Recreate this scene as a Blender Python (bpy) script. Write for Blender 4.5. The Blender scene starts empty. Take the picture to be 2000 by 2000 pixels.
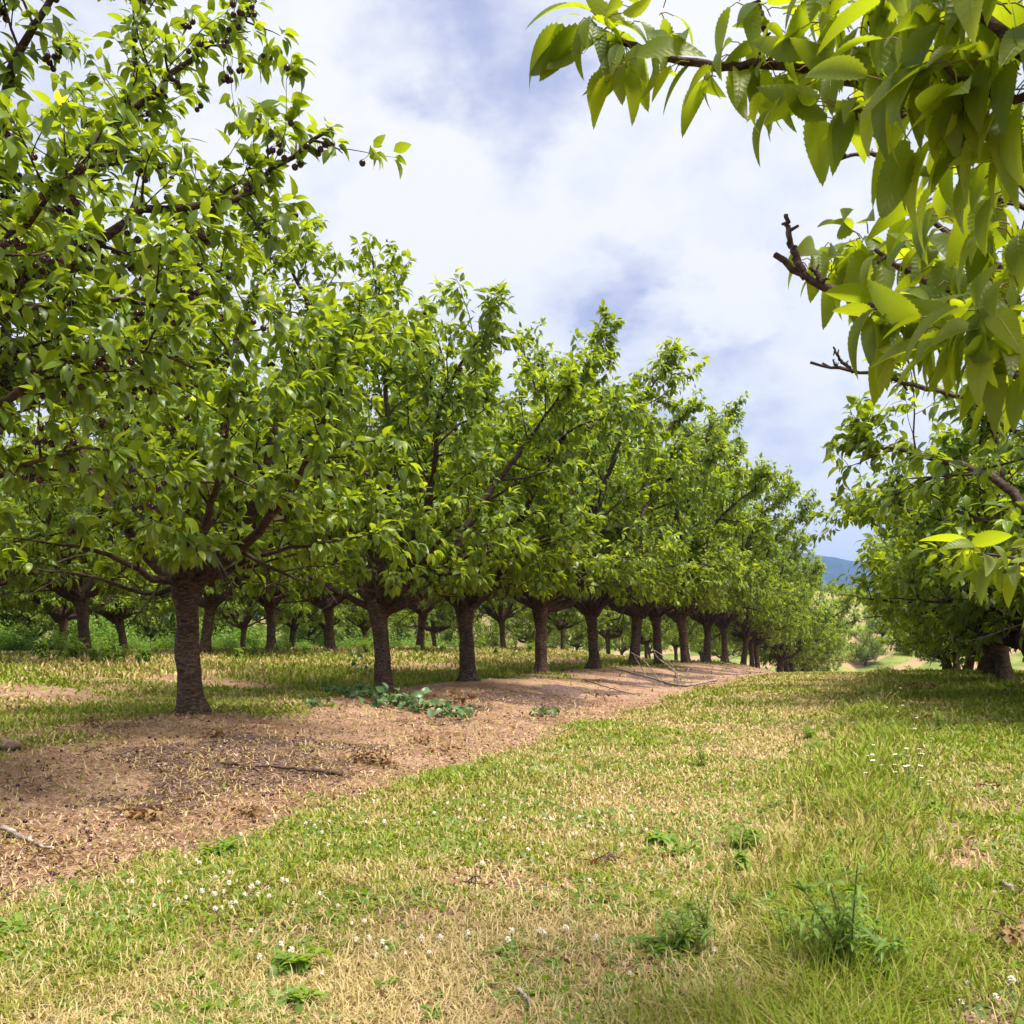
import bpy, math, random
import numpy as np
R = math.radians
sc = bpy.context.scene
col = sc.collection

# ------------------------------------------------------------------ camera
FPX = 1900.0; HOR = 1235.0; VPX = 1740.0; CAMZ = 0.95
YAW = math.atan((VPX - 1000.0) / FPX)
CS, SN = math.cos(YAW), math.sin(YAW)
cam_d = bpy.data.cameras.new("camera"); cam = bpy.data.objects.new("camera", cam_d); col.objects.link(cam)
cam_d.sensor_width = 36.0; cam_d.lens = 36.0 * FPX / 2000.0
cam_d.shift_y = (HOR - 1000.0) / 2000.0
cam.location = (0, 0, CAMZ); cam.rotation_euler = (R(90), 0, YAW)
cam_d.clip_start = 0.05; cam_d.clip_end = 20000
cam_d.dof.use_dof = True; cam_d.dof.focus_distance = 9.5; cam_d.dof.aperture_fstop = 16.0
sc.camera = cam

def P(px, py, d):
    """world point seen at photo pixel (px,py) at camera depth d"""
    r = (px - 1000.0) / FPX * d
    return np.array([r * CS - d * SN, r * SN + d * CS, CAMZ + (HOR - py) / FPX * d])

# ------------------------------------------------------------------ light
SUN_EL, SUN_AZ = R(66), math.atan2(0.60, -0.15)          # azimuth measured from +Y towards +X
sdir = np.array([math.cos(SUN_EL) * math.sin(SUN_AZ), math.cos(SUN_EL) * math.cos(SUN_AZ), math.sin(SUN_EL)])
sun_d = bpy.data.lights.new("sun", 'SUN'); sun = bpy.data.objects.new("sun", sun_d); col.objects.link(sun)
sun_d.energy = 4.3; sun_d.angle = R(20); sun_d.color = (1.0, 0.93, 0.78)
from mathutils import Vector
sun.rotation_euler = Vector(sdir).to_track_quat('Z', 'Y').to_euler()
sun.location = (0, 0, 60)
sc.view_settings.view_transform = 'Standard'; sc.view_settings.look = 'None'
sc.view_settings.exposure = 1.12; sc.view_settings.gamma = 1.0
cy = sc.cycles
cy.max_bounces = 8; cy.diffuse_bounces = 3; cy.glossy_bounces = 2; cy.transmission_bounces = 4
cy.transparent_max_bounces = 6; cy.sample_clamp_indirect = 4.0; cy.caustics_reflective = False; cy.caustics_refractive = False
cy.use_adaptive_sampling = True; cy.adaptive_threshold = 0.015; cy.use_denoising = True
cy.volume_bounces = 0

# ------------------------------------------------------------------ node helper
class NT:
    def __init__(s, tree): s.t = tree; s.n = tree.nodes; s.l = tree.links
    def new(s, typ, **kw):
        n = s.n.new(typ)
        for k, v in kw.items(): setattr(n, k, v)
        return n
    def put(s, sock, v):
        if hasattr(v, 'links') or isinstance(v, bpy.types.NodeSocket): s.l.new(v, sock)
        else: sock.default_value = v
    def math(s, op, a, b=None, c=None, clamp=False):
        n = s.new('ShaderNodeMath', operation=op); n.use_clamp = clamp
        s.put(n.inputs[0], a)
        if b is not None: s.put(n.inputs[1], b)
        if c is not None: s.put(n.inputs[2], c)
        return n.outputs[0]
    def ramp(s, f, lo, hi, smooth=True):
        n = s.new('ShaderNodeMapRange'); n.interpolation_type = 'SMOOTHSTEP' if smooth else 'LINEAR'
        s.put(n.inputs[0], f); n.inputs[1].default_value = lo; n.inputs[2].default_value = hi
        return n.outputs[0]
    def mix(s, f, a, b, typ='MIX'):
        n = s.new('ShaderNodeMix', data_type='RGBA', blend_type=typ)
        s.put(n.inputs[0], f)
        for i, v in ((6, a), (7, b)):
            if isinstance(v, tuple): v = v if len(v) == 4 else v + (1,)
            s.put(n.inputs[i], v)
        return n.outputs[2]
    def noise(s, vec, scale, detail=3, rough=0.55, dist=0.0):
        n = s.new('ShaderNodeTexNoise'); n.inputs['Scale'].default_value = scale
        n.inputs['Detail'].default_value = detail; n.inputs['Roughness'].default_value = rough
        n.inputs['Distortion'].default_value = dist
        if vec is not None: s.l.new(vec, n.inputs['Vector'])
        return n.outputs[0]
    def scale(s, vec, sc3):
        n = s.new('ShaderNodeMapping'); s.l.new(vec, n.inputs[0]); n.inputs['Scale'].default_value = sc3
        return n.outputs[0]
    def attr(s, name):
        n = s.new('ShaderNodeAttribute'); n.attribute_name = name; return n.outputs['Fac']

# ------------------------------------------------------------------ world: daylight sky under bright broken cloud
w = bpy.data.worlds.new("World"); sc.world = w; w.use_nodes = True
nt = NT(w.node_tree); nt.n.clear()
out = nt.new('ShaderNodeOutputWorld'); bg = nt.new('ShaderNodeBackground'); bg.inputs['Strength'].default_value = 0.1
nt.l.new(bg.outputs[0], out.inputs[0])
sky = nt.new('ShaderNodeTexSky', sky_type='NISHITA'); sky.sun_disc = False
sky.sun_elevation = SUN_EL; sky.sun_rotation = SUN_AZ; sky.altitude = 200
tc = nt.new('ShaderNodeTexCoord'); D = tc.outputs['Generated']
sep = nt.new('ShaderNodeSeparateXYZ'); nt.l.new(D, sep.inputs[0])
zz = nt.math('ADD', nt.math('MAXIMUM', sep.outputs[2], 0.0), 0.42)
comb = nt.new('ShaderNodeCombineXYZ')
nt.l.new(nt.math('DIVIDE', sep.outputs[0], zz), comb.inputs[0]); nt.l.new(nt.math('DIVIDE', sep.outputs[1], zz), comb.inputs[1])
comb.inputs[2].default_value = 0.37
cv = comb.outputs[0]
big = nt.noise(cv, 2.3, 6, 0.6, 0.2)
fine = nt.noise(cv, 6.5, 9, 0.6, 0.15)
wn = nt.new('ShaderNodeTexNoise'); wn.inputs['Scale'].default_value = 5.0; wn.inputs['Detail'].default_value = 7; wn.inputs['Roughness'].default_value = .62; nt.l.new(cv, wn.inputs['Vector'])
va = nt.new('ShaderNodeVectorMath', operation='SUBTRACT'); nt.l.new(wn.outputs['Color'], va.inputs[0]); va.inputs[1].default_value = (.5, .5, .5)
vb = nt.new('ShaderNodeVectorMath', operation='SCALE'); nt.l.new(va.outputs[0], vb.inputs[0]); vb.inputs['Scale'].default_value = .26
vc = nt.new('ShaderNodeVectorMath', operation='ADD'); nt.l.new(D, vc.inputs[0]); nt.l.new(vb.outputs[0], vc.inputs[1])
vd = nt.new('ShaderNodeVectorMath', operation='NORMALIZE'); nt.l.new(vc.outputs[0], vd.inputs[0]); DW = vd.outputs[0]
def spot(px, py, rad, soft):
    v = P(px, py, 1.0) - np.array([0, 0, CAMZ]); v = v / np.linalg.norm(v)
    dp = nt.new('ShaderNodeVectorMath', operation='DOT_PRODUCT'); nt.l.new(DW, dp.inputs[0]); dp.inputs[1].default_value = tuple(v)
    return nt.ramp(dp.outputs['Value'], math.cos(R(rad + soft)), math.cos(R(max(rad - soft, 0.05))))
def acc(lst):
    r = None
    for f, wgt in lst:
        t = nt.math('MULTIPLY', f, wgt); r = t if r is None else nt.math('ADD', r, t)
    return r
grey = acc([(spot(900, 110, 3.6, 3.2), .42), (spot(1000, 20, 4.0, 3.0), .36), (spot(790, 150, 2.5, 2.5), .20),
            (spot(1240, 600, 2.6, 2.2), .34), (spot(1150, 560, 2.0, 2.0), .20), (spot(1500, 800, 4.5, 3.0), .26), (spot(1420, 680, 2.2, 1.6), .26),
            (spot(640, 440, 3.0, 2.0), .22), (spot(1330, 860, 3.5, 2.5), .14), (spot(1100, 470, 5, 3), .12), (spot(1580, 900, 4, 2), .14)])
white = acc([(spot(1120, 290, 9.0, 5.0), .18), (spot(1400, 590, 2.2, 1.0), .42), (spot(1300, 650, 2.0, 1.0), .24), (spot(1590, 640, 3, 2), .26), (spot(640, 180, 6, 5), .22), (spot(1430, 740, 1.6, .9), .2),
             (spot(1560, 960, 4, 2), .14), (spot(780, 400, 3, 2), .2), (spot(1500, 1010, 9, 4), .26)])
dens = nt.math('ADD', nt.math('MULTIPLY', nt.math('SUBTRACT', big, .5), 0.85), nt.math('MULTIPLY', nt.math('SUBTRACT', fine, .5), 1.6))
dens = nt.math('ADD', nt.math('ADD', dens, .80), nt.math('SUBTRACT', white, grey))
cr = nt.new('ShaderNodeValToRGB'); nt.l.new(dens, cr.inputs[0])
e = cr.color_ramp.elements
e[0].position = 0.0; e[0].color = (0.44, 0.49, 0.74, 1)
e[1].position = 1.05 - .07; e[1].color = (1.0, 1.0, 1.0, 1)
for p, c in ((0.24, (0.54, 0.58, 0.79, 1)), (0.42, (0.67, 0.70, 0.865, 1)), (0.56, (0.775, 0.80, 0.91, 1)), (0.70, (0.86, 0.88, 0.945, 1)), (0.82, (.93, .95, .98, 1))):
    x = e.new(p); x.color = c
cl = nt.mix(1.0, cr.outputs[0], (4.8, 4.78, 4.8, 1), 'MULTIPLY')
cover = nt.ramp(dens, -0.05, 0.30)
cover = nt.math('MAXIMUM', cover, 0.92)
nt.l.new(nt.mix(cover, sky.outputs[0], cl), bg.inputs['Color'])

# ------------------------------------------------------------------ tagging
def tag(o, label=None, cat=None, group=None, kind=None):
    if label: o['label'] = label
    if cat: o['category'] = cat
    if group: o['group'] = group
    if kind: o['kind'] = kind
    return o
def empty(name, loc=(0, 0, 0), rz=0.0):
    o = bpy.data.objects.new(name, None); o.empty_display_size = 0.3
    o.location = tuple(float(v) for v in loc); o.rotation_euler = (0, 0, rz); col.objects.link(o); return o
def copy_tree(o, parent=None):
    c = o.copy(); col.objects.link(c); c.parent = parent
    for ch in KIDS.get(o.name, []): copy_tree(ch, c)
    return c
KIDS = {}

# ------------------------------------------------------------------ mesh builder
class Geo:
    def __init__(s): s.v = []; s.q = []; s.t = []; s.qm = []; s.tm = []; s.r = []; s.u = []; s.nv = 0
    def add(s, v, quads=None, tris=None, mat=0, rnd=0.5, uv=None):
        v = np.asarray(v, dtype=np.float32).reshape(-1, 3); n = len(v)
        if quads is not None and len(quads): q = np.asarray(quads, dtype=np.int32) + s.nv; s.q.append(q); s.qm.append(np.full(len(q), mat, np.int32))
        if tris is not None and len(tris): t = np.asarray(tris, dtype=np.int32) + s.nv; s.t.append(t); s.tm.append(np.full(len(t), mat, np.int32))
        s.v.append(v); s.r.append(np.broadcast_to(np.asarray(rnd, dtype=np.float32), (n,)).copy())
        s.u.append(np.zeros((n, 2), np.float32) if uv is None else np.asarray(uv, np.float32).reshape(-1, 2))
        s.nv += n
    def mesh(s, name, mats, smooth=True):
        me = bpy.data.meshes.new(name)
        V = np.concatenate(s.v); Q = np.concatenate(s.q) if s.q else np.zeros((0, 4), np.int32); T = np.concatenate(s.t) if s.t else np.zeros((0, 3), np.int32)
        nq, ntr = len(Q), len(T)
        me.vertices.add(len(V)); me.vertices.foreach_set('co', V.ravel())
        me.loops.add(nq * 4 + ntr * 3); me.loops.foreach_set('vertex_index', np.concatenate([Q.ravel(), T.ravel()]))
        me.polygons.add(nq + ntr)
        me.polygons.foreach_set('loop_start', np.concatenate([np.arange(nq) * 4, nq * 4 + np.arange(ntr) * 3]).astype(np.int32))
        me.polygons.foreach_set('material_index', np.concatenate(s.qm + s.tm).astype(np.int32))
        me.polygons.foreach_set('use_smooth', np.full(nq + ntr, smooth))
        a = me.attributes.new('rnd', 'FLOAT', 'POINT'); a.data.foreach_set('value', np.concatenate(s.r))
        a = me.attributes.new('luv', 'FLOAT2', 'POINT'); a.data.foreach_set('vector', np.concatenate(s.u).ravel())
        for m in mats: me.materials.append(m)
        me.update(calc_edges=True); return me
    def build(s, name, mats, parent=None, loc=None, smooth=True):
        if not isinstance(mats, (list, tuple)): mats = [mats]
        o = bpy.data.objects.new(name, s.mesh(name, mats, smooth)); col.objects.link(o)
        if parent is not None: o.parent = parent; KIDS.setdefault(parent.name, []).append(o)
        if loc is not None: o.location = tuple(float(v) for v in loc)
        return o

def unit(v): v = np.asarray(v, float); return v / (np.linalg.norm(v, axis=-1, keepdims=True) + 1e-9)
def smooth_poly(pts, n):
    """Catmull-Rom resample"""
    pts = np.asarray(pts, float)
    if len(pts) < 3:
        t = np.linspace(0, 1, n)[:, None]; return pts[0] * (1 - t) + pts[-1] * t
    seg = np.linalg.norm(np.diff(pts, axis=0), axis=1); s = np.concatenate([[0], np.cumsum(seg)]); s /= s[-1]
    Pp = np.vstack([2 * pts[0] - pts[1], pts, 2 * pts[-1] - pts[-2]])
    o = []
    for t in np.linspace(0, 1, n):
        i = min(max(np.searchsorted(s, t, 'right') - 1, 0), len(pts) - 2); f = (t - s[i]) / (s[i + 1] - s[i] + 1e-9)
        a, b, c, d = Pp[i:i + 4]
        o.append(.5 * ((2 * b) + (-a + c) * f + (2 * a - 5 * b + 4 * c - d) * f * f + (-a + 3 * b - 3 * c + d) * f ** 3))
    return np.array(o)
def tube(g, pts, rad, k=6, mat=0, rnd=.5, rough=0.0, rng=None, cap=True):
    pts = np.asarray(pts, float); n = len(pts); rad = np.broadcast_to(rad, (n,)).astype(float)
    tg = unit(np.gradient(pts, axis=0)); ref = np.array([0, 0, 1.]) if abs(tg[0][2]) < .8 else np.array([1., 0, 0])
    a = np.linspace(0, 2 * np.pi, k, endpoint=False); V = np.zeros((n, k, 3)); u = unit(np.cross(tg[0], ref))
    for i in range(n):
        u = unit(u - tg[i] * np.dot(u, tg[i])); w_ = np.cross(tg[i], u)
        rr = rad[i] * (1 + (rng.normal(0, rough, k) if rough and rng is not None else 0))
        V[i] = pts[i] + (np.cos(a) * rr)[:, None] * u + (np.sin(a) * rr)[:, None] * w_
    i = np.arange(n - 1)[:, None] * k; j = np.arange(k)[None]; j2 = (j + 1) % k
    Q = np.stack([i + j, i + j2, i + k + j2, i + k + j], -1).reshape(-1, 4)
    V = V.reshape(-1, 3); T = None
    if cap:
        V = np.vstack([V, pts[-1] + tg[-1] * rad[-1] * .4]); c = n * k; b = (n - 1) * k
        T = [(b + x, b + (x + 1) % k, c) for x in range(k)]
    g.add(V, Q, T, mat, rnd)

# leaf templates: x along the blade, y across, (edge list of quads/tris)
def leaf_template(ns, serr=0.0, wide=0.5):
    xs = np.linspace(0, 1, ns + 1); f = np.sin(np.pi * np.clip(xs, 0, 1) ** .82) ** .8 * (1 - .25 * xs); f = f / f.max()
    V = [(0, 0)]; 
    for i in range(1, ns):
        s = serr * (1 if i % 2 else -1) if ns > 6 else 0
        V += [(xs[i] - s * .3, f[i] * (1 + s)), (xs[i], 0), (xs[i] - s * .3, -f[i] * (1 + s))]
    V.append((1, 0)); T = [(0, 2, 1), (0, 3, 2)]; Q = []
    for i in range(ns - 2):
        b = 1 + 3 * i
        Q += [(b, b + 1, b + 4, b + 3), (b + 1, b + 2, b + 5, b + 4)]
    b = 1 + 3 * (ns - 2); e_ = len(V) - 1
    T += [(b, b + 1, e_), (b + 1, b + 2, e_)]
    return np.array(V, float), np.array(Q, int).reshape(-1, 4), np.array(T, int)
LT3 = leaf_template(3); LT4 = leaf_template(4); LT16 = leaf_template(26, 0.055); LT2 = leaf_template(2)
def add_leaves(g, pos, d, nrm, L, W, tpl, curl=.35, fold=.3, mat=0, rnd=None, rng=None):
    tv, tq, tt = tpl; N = len(pos); M = len(tv)
    if N == 0: return
    d = unit(d); nrm = unit(nrm - d * np.sum(nrm * d, -1, keepdims=True)); s = np.cross(d, nrm)
    L = np.broadcast_to(L, (N,)); W = np.broadcast_to(W, (N,)); curl = np.broadcast_to(curl, (N,)); fold = np.broadcast_to(fold, (N,))
    x = tv[None, :, 0]; y = tv[None, :, 1]
    c = curl[:, None]; ax = x - .35 * c * c * x ** 3; az = -c * x ** 2 * .9
    # the blade normal turns with the curl
    V = pos[:, None] + (L[:, None] * ax)[..., None] * d[:, None] + (L[:, None] * az + W[:, None] * fold[:, None] * np.abs(y))[..., None] * nrm[:, None] \
        + (W[:, None] * y)[..., None] * s[:, None]
    off = (np.arange(N) * M)[:, None, None]
    if rnd is None: rnd = rng.random(N)
    uv = np.broadcast_to(np.stack([tv[:, 0], tv[:, 1]], -1)[None], (N, M, 2))
    g.add(V.reshape(-1, 3), (tq[None] + off).reshape(-1, 4) if len(tq) else None, (tt[None] + off).reshape(-1, 3), mat, np.repeat(rnd, M), uv.reshape(-1, 2))

# ------------------------------------------------------------------ numpy value noise
_tab = np.random.default_rng(7).random((256, 256))
def vn(x, y, s=1.0, o=0):
    x = np.asarray(x, float) * s + o * 17.3 + 1000; y = np.asarray(y, float) * s + o * 9.1 + 1000
    xi = np.floor(x).astype(int); yi = np.floor(y).astype(int); fx = x - xi; fy = y - yi
    fx = fx * fx * (3 - 2 * fx); fy = fy * fy * (3 - 2 * fy)
    a = _tab[xi % 256, yi % 256]; b = _tab[(xi + 1) % 256, yi % 256]; c = _tab[xi % 256, (yi + 1) % 256]; d = _tab[(xi + 1) % 256, (yi + 1) % 256]
    return (a * (1 - fx) + b * fx) * (1 - fy) + (c * (1 - fx) + d * fx) * fy
def fbm(x, y, s, o=0, oc=4):
    r = 0; a = 1; t = 0
    for i in range(oc): r = r + a * vn(x, y, s * 2 ** i, o + i * 3); t += a; a *= .5
    return r / t
def ss(a, b, x): t = np.clip((x - a) / (b - a), 0, 1); return t * t * (3 - 2 * t)

# ------------------------------------------------------------------ terrain
XK = [-90, -60, -45, -34, -28, -22, -18, -14.5, -11.5, -9.4, -8.4, -7.93, -7.2, -6.2, -5.2, -4, -2.6, -1, .5, 2, 4, 8, 14, 30, 60, 120]
ZK = [-6, -3.2, -1.2, -.1, .08, .33, .36, .12, -.10, -.14, -.07, -.03, -.05, -.15, -.26, -.27, -.225, -.2, -.17, -.11, -.12, -.2, -.5, -1.5, -3, -5]
def terr(X, Y):
    X = np.asarray(X, float); Y = np.asarray(Y, float)
    z = sum(np.interp(X + o, XK, ZK) for o in (-.45, -.2, 0, .2, .45)) / 5
    fx = np.interp(X, [-30, -18, -8, -5, 200], [.35, .5, .72, 1, 1])
    u = np.clip(Y - 18, 0, None); m = 58.
    drop = np.where(u < m, .00099 * u * u, .00099 * m * m + .00099 * 2 * m * (u - m))
    drop = np.where(Y > 112, np.minimum(drop, 7.4 + 0 * Y), drop); drop = np.minimum(drop, 7.4)
    hillz = 14.2 * ss(120, 232, Y + .10 * X) - 5 * ss(240, 420, Y)
    z = z - drop * fx + hillz + (ss(20, 80, Y) * (fbm(X, Y, .05, 5, 3) - .5) * 1.2)
    near = 1 - ss(30, 60, np.hypot(X, Y))
    z = z + near * ((fbm(X, Y, .9, 1, 3) - .5) * .05 + (fbm(X, Y, 5, 2, 3) - .5) * (.022 + .035 * ss(-8.6, -8, X) * (1 - ss(-4.2, -3.4, X))))
    # back: land far behind falls away gently
    return z
def G(px, py, zoff=0.0):
    """ground point under photo pixel"""
    ds = np.geomspace(1.5, 260, 2600); r = (px - 1000.) / FPX * ds
    X = r * CS - ds * SN; Y = r * SN + ds * CS; Z = CAMZ + (HOR - py) / FPX * ds
    h = terr(X, Y) - Z; i = int(np.argmax(h > 0)) if (h > 0).any() else len(ds) - 1
    return np.array([X[i], Y[i], float(terr(X[i], Y[i])) + zoff])
def masks(X, Y):
    """dirt, dry, stain in 0..1"""
    wob = (fbm(X, Y, .8, 11) - .5) * 1.1 + (fbm(X, Y, 4., 12, 3) - .5) * .5
    dirt = ss(-8.75, -8.05, X + wob) * (1 - ss(-3.95, -3.4, X + wob * .8))
    # the bare mound ends in tufts between the trunks
    tuft = ss(.56, .72, fbm(X, Y, .55, 21, 3)) * (1 - ss(-7.2, -6.4, X)); dirt = dirt * (1 - .75 * tuft)
    bare = ss(.0, .3, X + wob * .5) * (1 - ss(1.5, 2.3, X + wob * .4)) * (1 - ss(6.2, 8.2, Y)) * ss(.26, .46, fbm(X, Y, 1.1, 31, 3))
    alley = ss(-15, -13, X) * (1 - ss(-11.5, -9.6, X)) * ss(.50, .62, fbm(X * .5, Y, .5, 41, 4)) * .9
    alley = np.maximum(alley, ss(-21.5, -19.5, X) * (1 - ss(-17.5, -16, X)) * ss(.42, .6, fbm(X, Y, .5, 43, 3)) * .6)
    small = ss(.60, .70, fbm(X, Y, 1.6, 33, 4)) * .75 * ss(-3.4, -2.4, X) * (1 - ss(-.6, 0, X))
    drt = np.clip(np.maximum(np.maximum(np.maximum(dirt, bare), alley), small), 0, 1)
    dry = np.interp(X, [-40, -18, -14, -10, -8.2, -3.6, -2.9, -2.2, -1.3, -.55, -.1, .5, 1.2, 60], [.45, .5, .45, .15, .2, .48, .50, .58, .68, .60, .22, .30, .02, .1])
    dry = np.clip(dry + (fbm(X, Y, .9, 51, 4) - .5) * 1.5 + (fbm(X, Y, 5., 52, 2) - .5) * .5, 0, 1)
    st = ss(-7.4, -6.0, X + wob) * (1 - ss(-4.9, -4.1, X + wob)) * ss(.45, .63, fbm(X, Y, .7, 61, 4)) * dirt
    return drt, dry, st

# ------------------------------------------------------------------ materials
def mat(name):
    m = bpy.data.materials.new(name); m.use_nodes = True; t = NT(m.node_tree); t.n.clear()
    o = t.new('ShaderNodeOutputMaterial'); return m, t, o
def principled(t, colr, rough, spec=.5, normal=None):
    b = t.new('ShaderNodeBsdfPrincipled'); t.put(b.inputs['Base Color'], colr if not isinstance(colr, tuple) else colr + (1,) if len(colr) == 3 else colr)
    t.put(b.inputs['Roughness'], rough); b.inputs['Specular IOR Level'].default_value = spec
    if normal is not None: t.l.new(normal, b.inputs['Normal'])
    return b.outputs[0]
def bump(t, h, dist, strength=1.0):
    b = t.new('ShaderNodeBump'); b.inputs['Distance'].default_value = dist; b.inputs['Strength'].default_value = strength
    t.l.new(h, b.inputs['Height']); return b.outputs[0]

def leaf_mat(name, cols, trans, tfac=.45, rough=.42, veins=False, spec=.5):
    m, t, o = mat(name); r = t.attr('rnd')
    cr = t.new('ShaderNodeValToRGB'); t.l.new(r, cr.inputs[0]); e = cr.color_ramp.elements
    e[0].position = 0; e[0].color = cols[0] + (1,); e[1].position = 1; e[1].color = cols[-1] + (1,)
    for i, c in enumerate(cols[1:-1]): x = e.new((i + 1) / (len(cols) - 1)); x.color = c + (1,)
    c = cr.outputs[0]; nrm = None
    geo = t.new('ShaderNodeNewGeometry')
    tex = t.new('ShaderNodeTexCoord')
    if veins:
        at = t.new('ShaderNodeAttribute'); at.attribute_name = 'luv'
        s = t.new('ShaderNodeSeparateXYZ'); t.l.new(at.outputs['Vector'], s.inputs[0])
        ay = t.math('ABSOLUTE', s.outputs[1]); ph = t.math('SUBTRACT', s.outputs[0], t.math('MULTIPLY', ay, .17))
        wv = t.math('ABSOLUTE', t.math('SINE', t.math('MULTIPLY', ph, 33.)))
        lat = t.math('SUBTRACT', 1., t.ramp(wv, 0., .34)); mid = t.math('SUBTRACT', 1., t.ramp(ay, .01, .07))
        v = t.math('MAXIMUM', t.math('MULTIPLY', lat, .55), mid)
        c = t.mix(t.math('MULTIPLY', v, .16), c, (.30, .36, .09, 1))
        eg = t.math('MULTIPLY', t.ramp(t.math('ADD', ay, t.math('MULTIPLY', t.math('SUBTRACT', t.noise(tex.outputs['Object'], 22., 3, .6), .5), 1.3)), .98, 1.12), .8); c = t.mix(eg, c, (.14, .07, .02, 1))
        nrm = bump(t, t.math('SUBTRACT', t.math('MULTIPLY', wv, .8), mid), .0018, .5)
    sp = t.noise(tex.outputs['Object'], 30., 2, .5)
    c = t.mix(t.ramp(sp, .66, .74), c, t.mix(.5, c, (.16, .12, .03, 1)))
    back = t.mix(geo.outputs['Backfacing'], c, t.mix(.16, c, (.20, .28, .12, 1)))   # paler, duller underside
    p = principled(t, back, rough, spec, nrm)
    tr = t.new('ShaderNodeBsdfTranslucent'); tc_ = t.mix(.55, trans + (1,), t.mix(1, c, (3.2, 2.9, 1.2, 1), 'MULTIPLY'))
    if veins: tc_ = t.mix(t.math('MULTIPLY', v, .25), tc_, (.12, .17, .02, 1))
    t.l.new(tc_, tr.inputs[0])
    mx = t.new('ShaderNodeMixShader'); mx.inputs[0].default_value = tfac
    t.l.new(p, mx.inputs[1]); t.l.new(tr.outputs[0], mx.inputs[2]); t.l.new(mx.outputs[0], o.inputs[0]); return m
M_LEAF = leaf_mat("cherry_leaf", [(.038, .074, .008), (.090, .155, .010), (.165, .250, .012), (.30, .38, .03)], (.48, .52, .022), .44, .36, False, .34)
M_LEAFN = leaf_mat("cherry_leaf_veined", [(.038, .072, .012), (.080, .135, .012), (.14, .20, .012), (.22, .28, .016)], (.56, .60, .010), .56, .42, True, .38)
M_BUSH = leaf_mat("bush_leaf", [(.05, .12, .012), (.10, .20, .018), (.17, .28, .03)], (.35, .5, .05), .45, .5)
M_WEED = leaf_mat("weed_leaf", [(.07, .14, .015), (.13, .23, .02), (.21, .30, .03)], (.40, .52, .03), .38, .5)
M_DEAD = leaf_mat("withered_leaf", [(.10, .035, .015), (.20, .085, .03), (.30, .16, .07)], (.2, .09, .03), .15, .7)
M_CUT = leaf_mat("cut_leaf", [(.03, .09, .02), (.06, .14, .04), (.16, .24, .13)], (.1, .2, .05), .2, .4)


def grass_mat(name, straw, green, lush):
    m, t, o = mat(name); r = t.attr('rnd')
    cr = t.new('ShaderNodeValToRGB'); t.l.new(r, cr.inputs[0]); e = cr.color_ramp.elements
    e[0].position = 0; e[0].color = lush + (1,); e[1].position = 1; e[1].color = straw + (1,)
    x = e.new(.42); x.color = green + (1,); x = e.new(.60); x.color = tuple(.5 * a + .5 * b for a, b in zip(green, straw)) + (1,)
    p = principled(t, cr.outputs[0], .6, .3)
    tr = t.new('ShaderNodeBsdfTranslucent'); t.l.new(t.mix(1, cr.outputs[0], (1.5, 1.6, .9, 1), 'MULTIPLY'), tr.inputs[0])
    mx = t.new('ShaderNodeMixShader'); mx.inputs[0].default_value = .22
    t.l.new(p, mx.inputs[1]); t.l.new(tr.outputs[0], mx.inputs[2]); t.l.new(mx.outputs[0], o.inputs[0]); return m
M_GRASS = grass_mat("grass_blade", (.56, .43, .24), (.255, .225, .042), (.20, .27, .014))

def bark_mat():
    m, t, o = mat("cherry_bark"); tc_ = t.new('ShaderNodeTexCoord'); v = tc_.outputs['Object']
    band = t.noise(t.scale(v, (2.2, 2.2, 9)), 2.4, 6, .72, 1.4)
    fineb = t.noise(t.scale(v, (5, 5, 40)), 3.0, 3, .6)
    pat = t.noise(v, 2.3, 4, .6); gr = t.noise(v, 26, 4, .7)
    c = t.mix(t.ramp(band, .35, .66), (.042, .020, .013, 1), (.20, .120, .085, 1))
    c = t.mix(t.ramp(pat, .44, .66), c, (.050, .027, .017, 1))
    c = t.mix(t.math('MULTIPLY', t.ramp(fineb, .52, .70), .7), c, (.42, .35, .30, 1))
    c = t.mix(t.math('MULTIPLY', t.ramp(t.noise(v, 5.5, 5, .7, .8), .56, .66), .55), c, (.27, .22, .185, 1))
    c = t.mix(t.math('MULTIPLY', t.ramp(gr, .4, .7), .35), c, (.03, .018, .012, 1))
    h = t.math('ADD', t.math('MULTIPLY', band, 1.), t.math('MULTIPLY', gr, .6)); h = t.math('ADD', h, t.math('MULTIPLY', fineb, .5))
    t.l.new(principled(t, c, .85, .25, bump(t, h, .035, 1.)), o.inputs[0]); return m
M_BARK = bark_mat()
def twig_mat(name, a, b):
    m, t, o = mat(name); tc_ = t.new('ShaderNodeTexCoord'); v = tc_.outputs['Object']
    n = t.noise(t.scale(v, (1, 1, 2.2)), 14, 4, .7); gr = t.noise(v, 60, 3, .7)
    c = t.mix(t.ramp(n, .38, .65), a + (1,), b + (1,))
    t.l.new(principled(t, c, .75, .3, bump(t, t.math('ADD', n, gr), .012, .8)), o.inputs[0]); return m
M_LIMB = twig_mat("limb_bark", (.030, .016, .012), (.095, .060, .048))
M_GREYWOOD = twig_mat("weathered_wood", (.14, .10, .085), (.42, .36, .31))
M_DARKWOOD = twig_mat("fallen_wood", (.05, .03, .025), (.17, .11, .08))
def plain(name, c, rough=.6, spec=.4, c2=None, sc_=20):
    m, t, o = mat(name)
    if c2 is not None:
        tc_ = t.new('ShaderNodeTexCoord'); cc = t.mix(t.ramp(t.noise(tc_.outputs['Object'], sc_, 4, .6), .35, .65), c + (1,), c2 + (1,))
    else: cc = c
    t.l.new(principled(t, cc, rough, spec), o.inputs[0]); return m
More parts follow.
